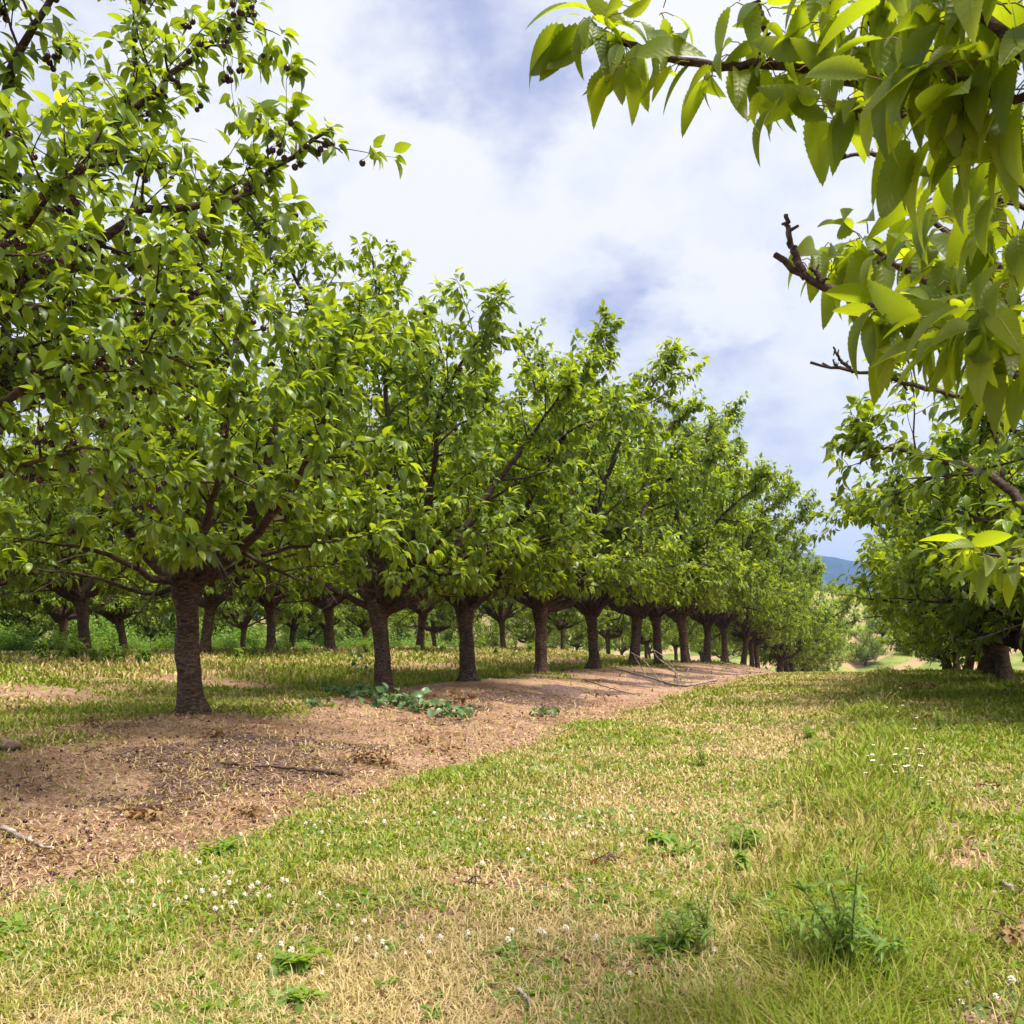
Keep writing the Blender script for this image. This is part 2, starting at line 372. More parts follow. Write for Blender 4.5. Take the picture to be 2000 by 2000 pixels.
M_CHERRY = plain("black_cherry", (.018, .004, .010), .22, .5, (.05, .006, .016), 9)
M_STALK = plain("leaf_stalk", (.22, .09, .04), .5, .3, (.20, .20, .04), 18)
M_PETAL = plain("clover_petal", (.92, .90, .80), .8, .2, (.78, .68, .55), 70)
M_DAISY = plain("white_petal", (.85, .85, .82), .7, .2)
M_YEL = plain("flower_eye", (.7, .45, .04), .7, .2)
M_STEM = plain("green_stem", (.10, .15, .03), .6, .3, (.16, .12, .05), 30)
M_ROCK = plain("stone", (.30, .21, .16), .85, .3, (.14, .09, .07), 14)

def ground_mat():
    m, t, o = mat("orchard_ground"); tc_ = t.new('ShaderNodeTexCoord'); v = tc_.outputs['Object']
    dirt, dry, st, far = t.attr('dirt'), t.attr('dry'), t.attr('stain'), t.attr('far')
    n1 = t.noise(v, 1.3, 6, .65); n2 = t.noise(v, 9, 5, .7, .4); n3 = t.noise(v, 60, 4, .75); n4 = t.noise(t.scale(v, (1, .45, 1)), 28, 4, .7, 1.2)
    soil = t.mix(t.ramp(n1, .35, .65), (.34, .185, .130, 1), (.58, .365, .26, 1))
    soil = t.mix(t.math('MULTIPLY', t.ramp(n2, .47, .62), .6), soil, (.19, .105, .068, 1))
    soil = t.mix(t.math('MULTIPLY', t.ramp(n4, .50, .66), .75), soil, (.64, .44, .30, 1))
    soil = t.mix(t.math('MULTIPLY', t.ramp(n3, .50, .64), .8), soil, (.10, .055, .038, 1))
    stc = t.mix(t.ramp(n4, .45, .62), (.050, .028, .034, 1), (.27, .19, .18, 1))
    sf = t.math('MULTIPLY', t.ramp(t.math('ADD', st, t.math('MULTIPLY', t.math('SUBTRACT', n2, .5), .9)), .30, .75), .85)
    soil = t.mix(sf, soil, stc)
    tan = t.mix(t.ramp(n4, .4, .65), (.24, .16, .09, 1), (.46, .34, .21, 1))
    green = t.mix(t.ramp(n2, .4, .65), (.11, .10, .022, 1), (.25, .23, .05, 1))
    dd = t.ramp(t.math('ADD', dry, t.math('MULTIPLY', t.math('SUBTRACT', n2, .5), .7)), .2, .8)
    turf = t.mix(dd, green, tan)
    turf = t.mix(t.math('MULTIPLY', t.ramp(n3, .48, .62), .75), turf, (.055, .042, .018, 1))
    df = t.ramp(t.math('ADD', dirt, t.math('MULTIPLY', t.math('SUBTRACT', n2, .5), .8)), .32, .68)
    c = t.mix(df, turf, soil)
    # far hillside: green slope with strips of bare tilled soil running up it
    sp = t.new('ShaderNodeSeparateXYZ'); t.l.new(v, sp.inputs[0])
    ph = t.math('ADD', t.math('MULTIPLY', sp.outputs[0], .75), t.math('MULTIPLY', sp.outputs[1], -.34)); ph = t.math('ADD', ph, t.math('MULTIPLY', t.noise(v, .02, 2, .5), 5.0))
    stripe = t.ramp(t.math('ADD', t.math('SINE', ph), t.math('MULTIPLY', t.math('SUBTRACT', t.noise(v, .35, 4, .6), .5), 2.0)), -.05, .55)
    hillc = t.mix(t.ramp(t.noise(v, .25, 5, .65), .35, .65), (.12, .16, .035, 1), (.26, .27, .075, 1))
    hillc = t.mix(t.math('MULTIPLY', stripe, .85), hillc, (.36, .235, .15, 1))
    c = t.mix(far, c, hillc)
    h = t.math('ADD', t.math('MULTIPLY', n3, .5), t.math('MULTIPLY', n4, .6)); h = t.math('ADD', h, n2)
    t.l.new(principled(t, c, .92, .15, bump(t, h, .05, 1.)), o.inputs[0]); return m
M_GROUND = ground_mat()

# ------------------------------------------------------------------ ground sheet (one sheet, polar grid, reaches the horizon)
def build_ground():
    rad = np.concatenate([[.0, .3], np.geomspace(.6, 60, 430), np.geomspace(62, 420, 110), np.geomspace(440, 9000, 26)])
    a_dense = np.linspace(R(-58), R(38), 900)                    # from +Y, positive towards +X
    a_rest = np.linspace(R(38), R(302), 110)[1:-1]
    A = np.concatenate([a_dense, a_rest]); nr, na = len(rad), len(A)
    Rr, AA = np.meshgrid(rad, A, indexing='ij'); X = Rr * np.sin(AA); Y = Rr * np.cos(AA)
    Z = terr(X, Y); fl = ss(420, 1500, Rr); Z = Z * (1 - fl) + fl * -12
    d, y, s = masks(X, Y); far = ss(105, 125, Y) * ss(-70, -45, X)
    V = np.stack([X, Y, Z], -1).reshape(-1, 3).astype(np.float32)
    i = np.arange(nr - 1)[:, None] * na; j = np.arange(na)[None]; j2 = (j + 1) % na
    Q = np.stack([i + j, i + j2, i + na + j2, i + na + j], -1)[..., ::-1].reshape(-1, 4)
    g = Geo(); g.add(V, Q); o = g.build("ground", M_GROUND)
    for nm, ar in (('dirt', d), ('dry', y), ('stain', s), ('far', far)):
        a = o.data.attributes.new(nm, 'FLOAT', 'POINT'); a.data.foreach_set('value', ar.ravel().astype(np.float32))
    tag(o, "orchard ground with a mown grass lane, bare dirt mound and far hillside", kind='structure')
build_ground()

# sandy track in the valley beyond the crest
def ribbon(name, pts, wid, m, label, lift=.05):
    pts = smooth_poly(pts, 60); g = Geo(); tg = unit(np.gradient(pts, axis=0)); s = np.stack([tg[:, 1], -tg[:, 0]], -1)
    V = []
    for k, f in enumerate(np.linspace(-1, 1, 7)):
        x = pts[:, 0] + s[:, 0] * wid * f; y = pts[:, 1] + s[:, 1] * wid * f
        V.append(np.stack([x, y, terr(x, y) + lift - .04 * abs(f)], -1))
    V = np.stack(V, 1).reshape(-1, 3); i = np.arange(len(pts) - 1)[:, None] * 7; j = np.arange(6)[None]
    Q = np.stack([i + j, i + j + 1, i + 8 + j, i + 7 + j], -1).reshape(-1, 4); g.add(V, Q)
    return tag(g.build(name, m), label, kind='structure')
M_SAND = plain("sandy_track", (.62, .50, .36), .95, .1, (.42, .36, .2), 2)
ribbon("path", [(-1.0, 84), (-.6, 96), (.5, 108), (2.5, 122), (1.5, 136), (-1, 150)], 1.3, M_SAND, "pale sandy track in the valley beyond the lane", .08)

# ------------------------------------------------------------------ far mountain
def mountain():
    g = Geo(); m, t, o = mat("forested_mountain"); tc_ = t.new('ShaderNodeTexCoord'); v = tc_.outputs['Object']
    n = t.noise(v, .012, 6, .75); n2 = t.noise(v, .05, 4, .7)
    c = t.mix(t.ramp(n, .4, .6), (.010, .022, .030, 1), (.022, .042, .045, 1)); c = t.mix(t.math('MULTIPLY', t.ramp(n2, .55, .65), .5), c, (.10, .12, .10, 1))
    t.l.new(principled(t, c, .95, .1), o.inputs[0])
    A = np.linspace(R(-75), R(40), 420); rr = np.linspace(2400, 4200, 30)
    Rr, AA = np.meshgrid(rr, A, indexing='ij'); X = Rr * np.sin(AA); Y = Rr * np.cos(AA)
    prof = 215 + 38 * (fbm(np.degrees(A), 0 * A, .16, 3, 3) - .5) * 2 + 9 * (fbm(np.degrees(A), 0 * A, 1.6, 4, 4) - .5)
    prof = prof * 1.30 - 25 * ss(-2.5, 6, np.degrees(A)) + 25 * np.exp(-((np.degrees(A) + 6) / 3.) ** 2)
    Z = prof[None] * np.sin(np.pi * np.clip((Rr - 2400) / 1500, 0, 1) * .5) * 1.0 + 18 * (fbm(X, Y, .006, 8, 5) - .5) * ss(2400, 2700, Rr) - 14
    V = np.stack([X, Y, Z], -1).reshape(-1, 3); na = len(A); i = np.arange(len(rr) - 1)[:, None] * na; j = np.arange(na - 1)[None]
    Q = np.stack([i + j, i + na + j, i + na + j + 1, i + j + 1], -1).reshape(-1, 4); g.add(V, Q)
    tag(g.build("mountain", m), "long wooded mountain ridge on the horizon, blue with distance", kind='structure')
mountain()

# ------------------------------------------------------------------ trees
def wander(rng, start, d, length, n, jit=.12, up=0.0, sag=0.0):
    pts = [np.array(start, float)]; d = unit(d); st = length / n
    for i in range(n):
        d = unit(d + rng.normal(0, jit, 3) + np.array([0, 0, up - sag * (i / n)])); pts.append(pts[-1] + d * st)
    return np.array(pts)
def side_dir(rng, tg, ang):
    r = rng.normal(0, 1, 3); r = unit(r - tg * np.dot(r, tg)); return tg * math.cos(ang) + r * math.sin(ang)

class Tree:
    def __init__(s, seed): s.rng = np.random.default_rng(seed); s.limbs = []; s.A = []; s.AD = []; s.trunk = Geo()
    def make_trunk(s, zf=1.75, r=.165, lean=(0, 0)):
        rng = s.rng; nz, k = 34, 22; z = np.linspace(-.18, zf + .15, nz); a = np.linspace(0, 2 * np.pi, k, endpoint=False)
        rad = r * (1 + .50 * np.exp(-(np.clip(z, 0, None)) / .12) + .22 * np.exp(-np.clip(z, 0, None) / .5) + .42 * np.exp(-((z - zf + .12) / .24) ** 2))
        ph = rng.random(4) * 6.28; Zg, Ag = np.meshgrid(z, a, indexing='ij')
        f = 1 + .05 * np.sin(2 * Ag + ph[0] + Zg * .7) + .035 * np.sin(3 * Ag + ph[1] - Zg * 2) + .20 * np.exp(-np.clip(Zg, 0, None) / .16) * np.sin(5 * Ag + ph[2]) + rng.normal(0, .012, Zg.shape) \
            + .07 * np.exp(-((Zg - zf + .1) / .25) ** 2) * np.sin(4 * Ag + ph[3])
        cx = lean[0] * (Zg / zf) + .03 * np.sin(Zg * 2.1 + ph[0]); cyy = lean[1] * (Zg / zf) + .03 * np.sin(Zg * 1.7 + ph[1])
        rr = rad[:, None] * f * (1 + .13 * (vn(Zg * 5 + ph[0] * 9, np.cos(Ag) * 1.5 + np.sin(Ag) * 2.2, 1., 3) - .5) * 2); V = np.stack([cx + rr * np.cos(Ag), cyy + rr * np.sin(Ag), Zg], -1).reshape(-1, 3)
        i = np.arange(nz - 1)[:, None] * k; j = np.arange(k)[None]; j2 = (j + 1) % k
        Q = np.stack([i + j, i + j2, i + k + j2, i + k + j], -1).reshape(-1, 4)
        V = np.vstack([V, [lean[0], lean[1], zf + .26]]); b = (nz - 1) * k
        s.trunk.add(V, Q, [(b + x, b + (x + 1) % k, nz * k) for x in range(k)]); s.zf = zf; s.lean = np.array([lean[0], lean[1], 0.])
    def twig(s, g, p, d, ln, r, level):
        rng = s.rng; sagv = .10 if d[2] < .25 else .04
        pts = wander(rng, p, d, ln, 5 if level else 6, .14, .06, sagv)
        tube(g, pts, np.linspace(r, r * .35, len(pts)), 3 if r < .012 else 4, cap=False)
        s.anchors(pts, .15 if level == 2 else .3)
    def anchors(s, pts, t0=0., step=.125):
        seg = np.linalg.norm(np.diff(pts, axis=0), axis=1); L = np.concatenate([[0], np.cumsum(seg)]); n = int(L[-1] * (1 - t0) / step)
        if n < 1: return
        tt = L[-1] * (t0 + (1 - t0) * (np.arange(n) + s.rng.random(n) * .6 + .4) / n); tt = np.clip(tt, 0, L[-1])
        q = np.stack([np.interp(tt, L, pts[:, c]) for c in range(3)], -1); tg = unit(np.gradient(pts, axis=0))
        qd = np.stack([np.interp(tt, L, tg[:, c]) for c in range(3)], -1); s.A.append(q); s.AD.append(qd)
    def branch(s, g, p, d, ln, r, dens=1.0):
        rng = s.rng; n = max(5, int(ln / .22)); pts = wander(rng, p, d, ln, n, .11, .05, .07)
        tube(g, pts, np.linspace(r, r * .3, len(pts)), 4, cap=False)
        s.anchors(pts, .35, .14); tg = unit(np.gradient(pts, axis=0))
        m = int(round(ln / .24 * dens)); 
        for k in range(m):
            t = .12 + .86 * (k + rng.random()) / m; i = min(int(t * (len(pts) - 1)), len(pts) - 2)
            s.twig(g, pts[i], side_dir(rng, tg[i], R(rng.uniform(35, 75))) + np.array([0, 0, .12]), rng.uniform(.35, .85) * (1.1 - .35 * t), r * .42, 2)
    def limb(s, pts, r0, bl=1.7, dens=1.0, t0=.2, tip=.25, gap=.36, k=8):
        rng = s.rng; g = Geo(); L = np.linalg.norm(np.diff(pts, axis=0), axis=1).sum(); n = max(8, int(L / .16)); pts = smooth_poly(pts, n)
        pts[1:-1] += rng.normal(0, .012, (n - 2, 3))
        rr = r0 * (1 - np.linspace(0, 1, n) ** .8) + r0 * .13; rr[:3] *= [1.15, 1.06, 1.02]
        tube(g, pts, rr, k, rough=.05, rng=rng); tg = unit(np.gradient(pts, axis=0)); s.anchors(pts, .7, .12)
        m = max(2, int(L * (1 - t0) / gap))
        for q in range(m):
            t = t0 + (1 - t0) * (q + rng.random() * .8) / m; i = min(int(t * (n - 1)), n - 2)
            ln = bl * rng.uniform(.6, 1.15) * (1 - .55 * t + .1)
            s.branch(g, pts[i], side_dir(rng, tg[i], R(rng.uniform(40, 75))) + np.array([0, 0, .10]), ln, max(rr[i] * .5, .010), dens)
        s.limbs.append(g); return pts
    def finish(s, label, group, LL=.19, per=3.1, tpl=LT3, leafmat=None, cherries=0, extra_leaf=None, drop=None, name="cherry_tree"):
        rng = s.rng; root = empty(name); tag(root, label, "tree", group)
        s.trunk.build("trunk", M_BARK, root)
        for g in s.limbs: g.build("limb", M_LIMB, root)
        A = np.concatenate(s.A); AD = np.concatenate(s.AD)
        if drop is not None: k = ~drop(A); A, AD = A[k], AD[k]
        cnt = rng.poisson(per, len(A)); P_ = np.repeat(A, cnt, 0); D_ = np.repeat(AD, cnt, 0); N = len(P_)
        out_ = unit(P_ * np.array([1, 1, 0]) + 1e-6)
        d = D_ * .45 + out_ * .35 + rng.normal(0, .55, (N, 3)) + np.array([0, 0, -.42]); d = unit(d)
        P_ = P_ + unit(d + np.array([0, 0, .5])) * .045
        nrm = np.array([0, 0, 1.]) + out_ * .25 + rng.normal(0, .42, (N, 3))
        L = LL * rng.uniform(.62, 1.18, N)
        # shoots at the crown's edge carry the youngest, palest leaves
        rn = np.clip(rng.beta(2.0, 2.4, N) + .12 * (rng.random(len(A)).repeat(cnt) - .5) * 2, 0, 1)
        c = Geo(); add_leaves(c, P_, d, nrm, L, L * rng.uniform(.20, .27, N), tpl, rng.uniform(.15, .6, N), rng.uniform(.1, .5, N), 0, rn)
        c.build("crown", leafmat or M_LEAF, root)
        s.nleaf = N
        if cherries:
            g = Geo(); idx = rng.choice(len(A), cherries, replace=False)
            for i in idx:
                for q in range(rng.integers(1, 5)):
                    o_ = A[i] + rng.normal(0, .03, 3) * [1, 1, .4] + [0, 0, -.075 - rng.random() * .03]; sphere(g, o_, rng.uniform(.019, .024), 8, 6, 0)
                    tube(g, [A[i], (A[i] + o_) / 2 + [.008, 0, .01], o_ + [0, 0, .018]], .0022, 3, 1, cap=False)
            f = g.build("cherries", [M_CHERRY, M_STEM], root); f['kind'] = 'stuff'
        return root
def sphere(g, c, r, nu=8, nv=6, mat=0, sq=(1, 1, 1), rnd=.5):
    th = np.linspace(0, np.pi, nv + 1)[1:-1]; ph = np.linspace(0, 2 * np.pi, nu, endpoint=False)
    T_, Pp = np.meshgrid(th, ph, indexing='ij'); V = np.stack([np.sin(T_) * np.cos(Pp), np.sin(T_) * np.sin(Pp), np.cos(T_)], -1).reshape(-1, 3)
    V = np.vstack([V, [0, 0, 1], [0, 0, -1]]) * r * np.array(sq) + np.asarray(c); n = (nv - 1) * nu
    i = np.arange(nv - 2)[:, None] * nu; j = np.arange(nu)[None]; j2 = (j + 1) % nu
    Q = np.stack([i + j, i + nu + j, i + nu + j2, i + j2], -1).reshape(-1, 4)
    T = [(x, (x + 1) % nu, n) for x in range(nu)] + [(n - nu + (x + 1) % nu, n - nu + x, n + 1) for x in range(nu)]
    g.add(V, Q, T, mat, rnd)

ORD = ["first", "second", "third", "fourth", "fifth", "sixth", "seventh", "eighth", "ninth", "tenth", "eleventh", "twelfth", "thirteenth", "fourteenth", "fifteenth",
       "sixteenth", "seventeenth", "eighteenth", "nineteenth", "twentieth", "twenty-first", "twenty-second", "twenty-third", "twenty-fourth", "twenty-fifth", "twenty-sixth"]

def vase(T, H=7.2, Rm=3.1, n=7, zf=1.75, dens=1.0, lead=True, low=3, lowz=.75, bare=0):
    rng = T.rng; T.make_trunk(zf * rng.uniform(.93, 1.07), .128 * rng.uniform(.9, 1.12), (rng.normal(0, .12), rng.normal(0, .12))); a0 = rng.random() * 6.28
    for k in range(n):
        a = a0 + 2 * np.pi * k / n + rng.normal(0, .18); o = np.array([math.cos(a), math.sin(a), 0])
        b = T.lean + o * .08 + [0, 0, zf - .08 + rng.uniform(-.16, .1)]; rr = Rm * rng.uniform(.78, 1.05); hh = H * rng.uniform(.66, .93)
        if k % 3 == 2: rr *= .70; hh = H * rng.uniform(.85, 1.0)
        pts = [b, b + o * rr * .28 + [0, 0, (hh - zf) * .16], b + o * rr * .58 + [0, 0, (hh - zf) * .40], b + o * rr * .84 + [0, 0, (hh - zf) * .70], b + o * rr * 1.18 + [0, 0, (hh - zf) * .93]]
        pts = [np.array(p, float) + (rng.normal(0, .16, 3) if i > 0 else 0) for i, p in enumerate(pts)]
        T.limb(pts, .105 * rng.uniform(.8, 1.2), 1.7, dens, gap=.30)
    for L_ in list(T.limbs):                               # straight young shoots standing out of the crown's top
        top = L_.v[0].reshape(-1, 3)[-2]
        for q in range(3):
            d_ = unit(np.array([top[0] * .2, top[1] * .2, 1.]) + rng.normal(0, .5, 3)); ln_ = rng.uniform(.3, .85) * (1 if H > 5 else .6)
            pp = wander(rng, top - d_ * .25, d_, ln_ + .25, 6, .05); tube(L_, pp, np.linspace(.012, .004, 7), 4, cap=False); T.anchors(pp, .0, .10)
            for z_ in (2, 3, 4): T.twig(L_, pp[z_], side_dir(rng, d_, .9), rng.uniform(.25, .5), .006, 2)
    if lead:
        b = T.lean + [0, 0, zf]; T.limb([b, b + [rng.normal(0, .15), rng.normal(0, .15), 1.3], b + [rng.normal(0, .3), rng.normal(0, .3), 3], b + [rng.normal(0, .4), rng.normal(0, .4), H - zf]], .10, 1.6, dens)
    for k in range(low):                                   # low, nearly level side limbs that sag at their ends
        a = a0 + .4 + 2 * np.pi * k / low + rng.normal(0, .2); o = np.array([math.cos(a), math.sin(a), 0]); b = T.lean + o * .1 + [0, 0, zf - .12]
        rr = Rm * rng.uniform(.85, 1.08)
        pts = [b, b + o * rr * .3 + [0, 0, .50], b + o * rr * .65 + [0, 0, .1 + lowz], b + o * rr + [0, 0, lowz]]
        T.limb([np.array(p, float) + (rng.normal(0, .1, 3) if i else 0) for i, p in enumerate(pts)], .055, 1.45, dens, .18)

    for k in range(bare):                                  # leafless dead sticks poking out of the crown
        a = rng.random() * 6.28; o = np.array([math.cos(a), math.sin(a), 0]); up = rng.uniform(-.1, .9); b = T.lean + [0, 0, zf]; e_ = b + o * Rm * (1.0 - .35 * up) + [0, 0, up * (H - zf) * 1.0]
        g = Geo(); q = smooth_poly([b, (b + e_) / 2 + [0, 0, .2], e_], 16); q[2:] += rng.normal(0, .02, (14, 3)); tube(g, q, np.linspace(.03, .005, 16), 5)
        for i in (8, 10, 12, 13, 14, 15): tube(g, wander(rng, q[i], side_dir(rng, unit(q[i] - q[i - 1]), .8), rng.uniform(.2, .6), 4, .15), [.007, .006, .005, .004, .003], 3)
        T.limbs.append(g)

GROUP_NEAR = "cherry trees of the near left row"
ROWX = -7.93
def row_xy(px, rowx):                                       # where the line X=rowx is seen at photo column px
    t = (px - 1000.) / FPX; # (X*CS+Y*SN)/(-X*SN+Y*CS)=t
    Y = rowx * (CS + t * SN) / (t * CS - SN); return rowx, Y
# ---- prototypes (each is also a tree of the scene)
protos = []
for i, (H, Rm, n, sd) in enumerate([(7.2, 3.2, 7, 11), (7.8, 3.3, 6, 23), (6.9, 3.1, 8, 37), (7.5, 3.3, 7, 58), (7.3, 3.1, 6, 71)]):
    T = Tree(sd); vase(T, H, Rm, n, 1.6, low=6, lowz=.95); r = T.finish("x", "x", LL=.178, per=6.0, tpl=LT3, cherries=60, drop=lambda A: A[:, 2] < 1.75); protos.append(r)
    print("leaves", T.nleaf)
# ---- low spreading prototypes
DROPL = lambda A: A[:, 2] < .50 + .62 * np.clip(np.hypot(A[:, 0], A[:, 1]) - 1.1, 0, None)
def proto_low(seed, H, Rm):
    T = Tree(seed); vase(T, H, Rm, 7, 1.0, 1.15, True, 8, .55, 5); return T
T = proto_low(301, 4.3, 2.55); r1 = T.finish("x", "x", LL=.165, per=5.2, tpl=LT3, drop=DROPL)
T = proto_low(302, 4.6, 2.65); r2 = T.finish("x", "x", LL=.165, per=5.2, tpl=LT3, drop=DROPL)
protos += [r1, r2]
used = set()
def place(i, x, y, z, rz, s, label, group, sz=None):
    src = protos[i]
    if i in used: o = copy_tree(src)
    else: o = src; used.add(i)
    o.location = (x, y, z); o.rotation_euler = (0, 0, rz); o.scale = (s, s, sz or s); tag(o, label, "tree", group); return o

# ---- near left row: first two trees custom, the rest by column
# tree whose trunk stands just outside the frame at the left
x, y = row_xy(-370, ROWX); o3 = np.array([x, y, float(terr(x, y))])
T = Tree(101); T.make_trunk(1.7, .17); F = np.array([0, 0, 1.65])
def imgl(lst): return [P(a, b, d) - o3 for a, b, d in lst]
def limb_img(T, base_out, lst, r, **kw):
    pts = [F + np.array(base_out) * .1] + imgl(lst); return T.limb(pts, r, **kw)
limb_img(T, (1, 0, 0), [(-120, 760, 7.4), (0, 620, 6.9), (120, 597, 6.6), (240, 585, 6.5), (380, 610, 6.4)], .07, bl=1.15, gap=.27)
limb_img(T, (1, 0, .2), [(-160, 700, 7.6), (40, 530, 7.2), (190, 470, 6.9), (290, 415, 6.8), (400, 398, 6.8), (480, 375, 6.7), (560, 310, 6.7), (650, 250, 6.6)], .085, bl=.62, gap=.17)
limb_img(T, (1, .4, .3), [(-200, 650, 8.0), (0, 450, 7.6), (120, 350, 7.4), (190, 275, 7.3), (300, 180, 7.3), (400, 90, 7.2), (500, 0, 7.2)], .09, bl=.85, gap=.2)
limb_img(T, (.5, .2, .6), [(-220, 500, 7.2), (-60, 300, 6.6), (45, 95, 6.2), (110, -20, 6.1), (160, -200, 6.0)], .09, bl=1.25, gap=.27)
limb_img(T, (1, -.2, 0), [(-160, 860, 7.0), (0, 790, 6.4), (110, 705, 6.2), (250, 680, 6.2), (380, 720, 6.2)], .065, bl=1.0, gap=.27)
limb_img(T, (1, -.1, 0), [(-140, 960, 7.0), (20, 920, 6.3), (150, 880, 6.1), (260, 900, 6.1)], .05, bl=.95, gap=.28)
limb_img(T, (1, -.6, 0), [(-200, 800, 6.4), (-40, 560, 5.6), (60, 420, 5.3), (150, 330, 5.2), (200, 250, 5.2)], .06, bl=.85, gap=.27)
limb_img(T, (.6, .8, .3), [(-150, 620, 8.6), (100, 380, 8.6), (240, 250, 8.6), (262, 90, 8.6), (260, -60, 8.6)], .06, bl=.8, gap=.32)
limb_img(T, (1, .9, .1), [(-80, 800, 8.6), (160, 640, 8.3), (330, 560, 8.3), (470, 520, 8.2)], .055, bl=.9, gap=.3)
for a in (1.9, 2.7, 3.5, 4.4):
    o_ = np.array([math.cos(a), math.sin(a), 0]); T.limb([F + o_ * .1, F + o_ * 1 + [0, 0, 1.2], F + o_ * 2 + [0, 0, 3], F + o_ * 2.6 + [0, 0, 4.8]], .08, 1.5, .8)
r = T.finish("cherry tree at the left edge, laden with dark fruit, its trunk outside the picture", GROUP_NEAR, LL=.132, per=7.5, tpl=LT4, cherries=800, drop=lambda A: A[:, 2] < 1.5)
r.location = tuple(o3); print("near leaves", T.nleaf)
# second: the big trunk at the left
x, y = row_xy(370, ROWX); o3 = np.array([x, y, float(terr(x, y))]); d0 = -x * SN + y * CS
T = Tree(202); T.make_trunk(1.72, .136, (.02, .0)); F = np.array([0.02, 0, 1.66])
limb_img(T, (0, 0, 0), [(382, 1010, d0), (384, 930, d0), (368, 850, d0), (352, 760, d0 + .2), (345, 600, d0 + .3), (352, 520, d0 + .3)], .12, bl=1.5, gap=.34)
limb_img(T, (0, 0, 0), [(392, 900, d0 + .15), (415, 800, d0 + .2), (450, 690, d0 + .4), (500, 560, d0 + .6), (560, 490, d0 + .8)], .08, bl=1.5, gap=.34)
limb_img(T, (1, .2, 0), [(430, 1085, d0 - .1), (475, 1040, d0 - .2), (520, 920, d0 - .3), (545, 800, d0 - .3), (580, 735, d0 - .3), (660, 700, d0 - .3), (760, 610, d0 - .2)], .10, bl=1.5, gap=.34)
limb_img(T, (1, -.4, 0), [(450, 1090, d0 - .6), (530, 1010, d0 - 1.3), (600, 900, d0 - 1.9), (640, 800, d0 - 2.3), (660, 660, d0 - 2.5)], .075, bl=1.5, gap=.32)
limb_img(T, (-1, 0, 0), [(310, 1110, d0 + .1), (250, 1040, d0), (200, 960, d0), (150, 860, d0), (120, 760, d0)], .085, bl=1.5, gap=.34)
limb_img(T, (-.8, -.5, 0), [(345, 1080, d0 - .5), (310, 960, d0 - 1.0), (290, 870, d0 - 1.5), (250, 790, d0 - 1.9), (180, 700, d0 - 2.3)], .075, bl=1.4, gap=.32)
limb_img(T, (-.6, -.2, 0), [(300, 1130, d0 - .4), (200, 1080, d0 - .9), (100, 1060, d0 - 1.2), (10, 1050, d0 - 1.3)], .05, bl=1.2, gap=.34)
limb_img(T, (.2, -1, 0), [(390, 1050, d0 - 1.), (420, 960, d0 - 2.), (440, 860, d0 - 2.8), (450, 760, d0 - 3.2)], .07, bl=1.3, gap=.32)
limb_img(T, (.6, .8, 0), [(440, 1080, d0 + 1.), (560, 1000, d0 + 2.), (640, 860, d0 + 2.6), (690, 700, d0 + 3.), (700, 600, d0 + 3.)], .08, bl=1.5, gap=.34)
limb_img(T, (-.3, 1, 0), [(370, 1050, d0 + 1.), (350, 930, d0 + 2.), (330, 760, d0 + 2.8)], .08, bl=1.5, gap=.4)
limb_img(T, (1, 0, -.3), [(430, 1120, d0 - .1), (520, 1080, d0 - .5), (640, 1060, d0 - .8), (740, 1040, d0 - .9)], .045, bl=1.2, gap=.32)
limb_img(T, (-1, .3, -.3), [(310, 1160, d0 + .1), (240, 1150, d0), (150, 1120, d0), (40, 1110, d0)], .035, bl=1.0, gap=.5)
r = T.finish("cherry tree with the thickest trunk, in front at the left, standing on a bare mound", GROUP_NEAR, LL=.165, per=6.5, tpl=LT4, cherries=200, drop=lambda A: A[:, 2] < 1.8)
r.location = tuple(o3); print("second leaves", T.nleaf)
rg = random.Random(5)
NEARPX = [747, 912, 1058, 1157, 1239, 1289, 1341, 1378, 1414, 1452, 1468, 1482, 1520, 1535, 1552, 1572]
for i, px in enumerate(NEARPX):
    x, y = row_xy(px, ROWX); z = float(terr(x, y)); s = [.97, 1.0, 1.06, 1.06, 1.12, 1.10, 1.16][i] if i < 7 else rg.uniform(1.08, 1.18)
    if i >= 7: s *= 1 - .022 * (i - 7)
    if i >= 12: s = 1.62 - .05 * (i - 12)
    place([1, 3, 0, 4, 2][i % 5] if i < 12 else 5 + i % 2, x, y, z - .02, rg.uniform(0, 6.28), s, "cherry tree of the near left row, %s trunk from the left edge" % ORD[i + 1], GROUP_NEAR, sz=s * (1 + .02 * min(i, 8)))

# ---- rows behind on the left
def back_row(rowx, pxs, nm, group, smin, smax, num=True, lab=None):
    for i, px in enumerate(pxs):
        x, y = row_xy(px, rowx); z = float(terr(x, y)); s = rg.uniform(smin, smax)
        place(rg.randrange(5), x, y, z - .02, rg.uniform(0, 6.28), s, lab or ("cherry tree of the %s row behind, %s trunk from the left" % (nm, ORD[i])), group)
back_row(-18, [-60, 172, 398, 528, 650, 820, 985, 1100, 1190, 1262, 1320, 1370, 1410], "second", "cherry trees of the second left row", .92, 1.05)
back_row(-28, [-80, 125, 245, 475, 568, 638, 712, 850, 1035, 1128, 1215, 1270], "third", "cherry trees of the third left row", .85, 1.)
back_row(-38, [-120, -10, 60, 200, 300, 430, 600, 690, 780, 880, 950, 1080, 1160], "", "cherry trees deep in the orchard", .85, 1., lab="cherry tree deep in the orchard behind the third left row")

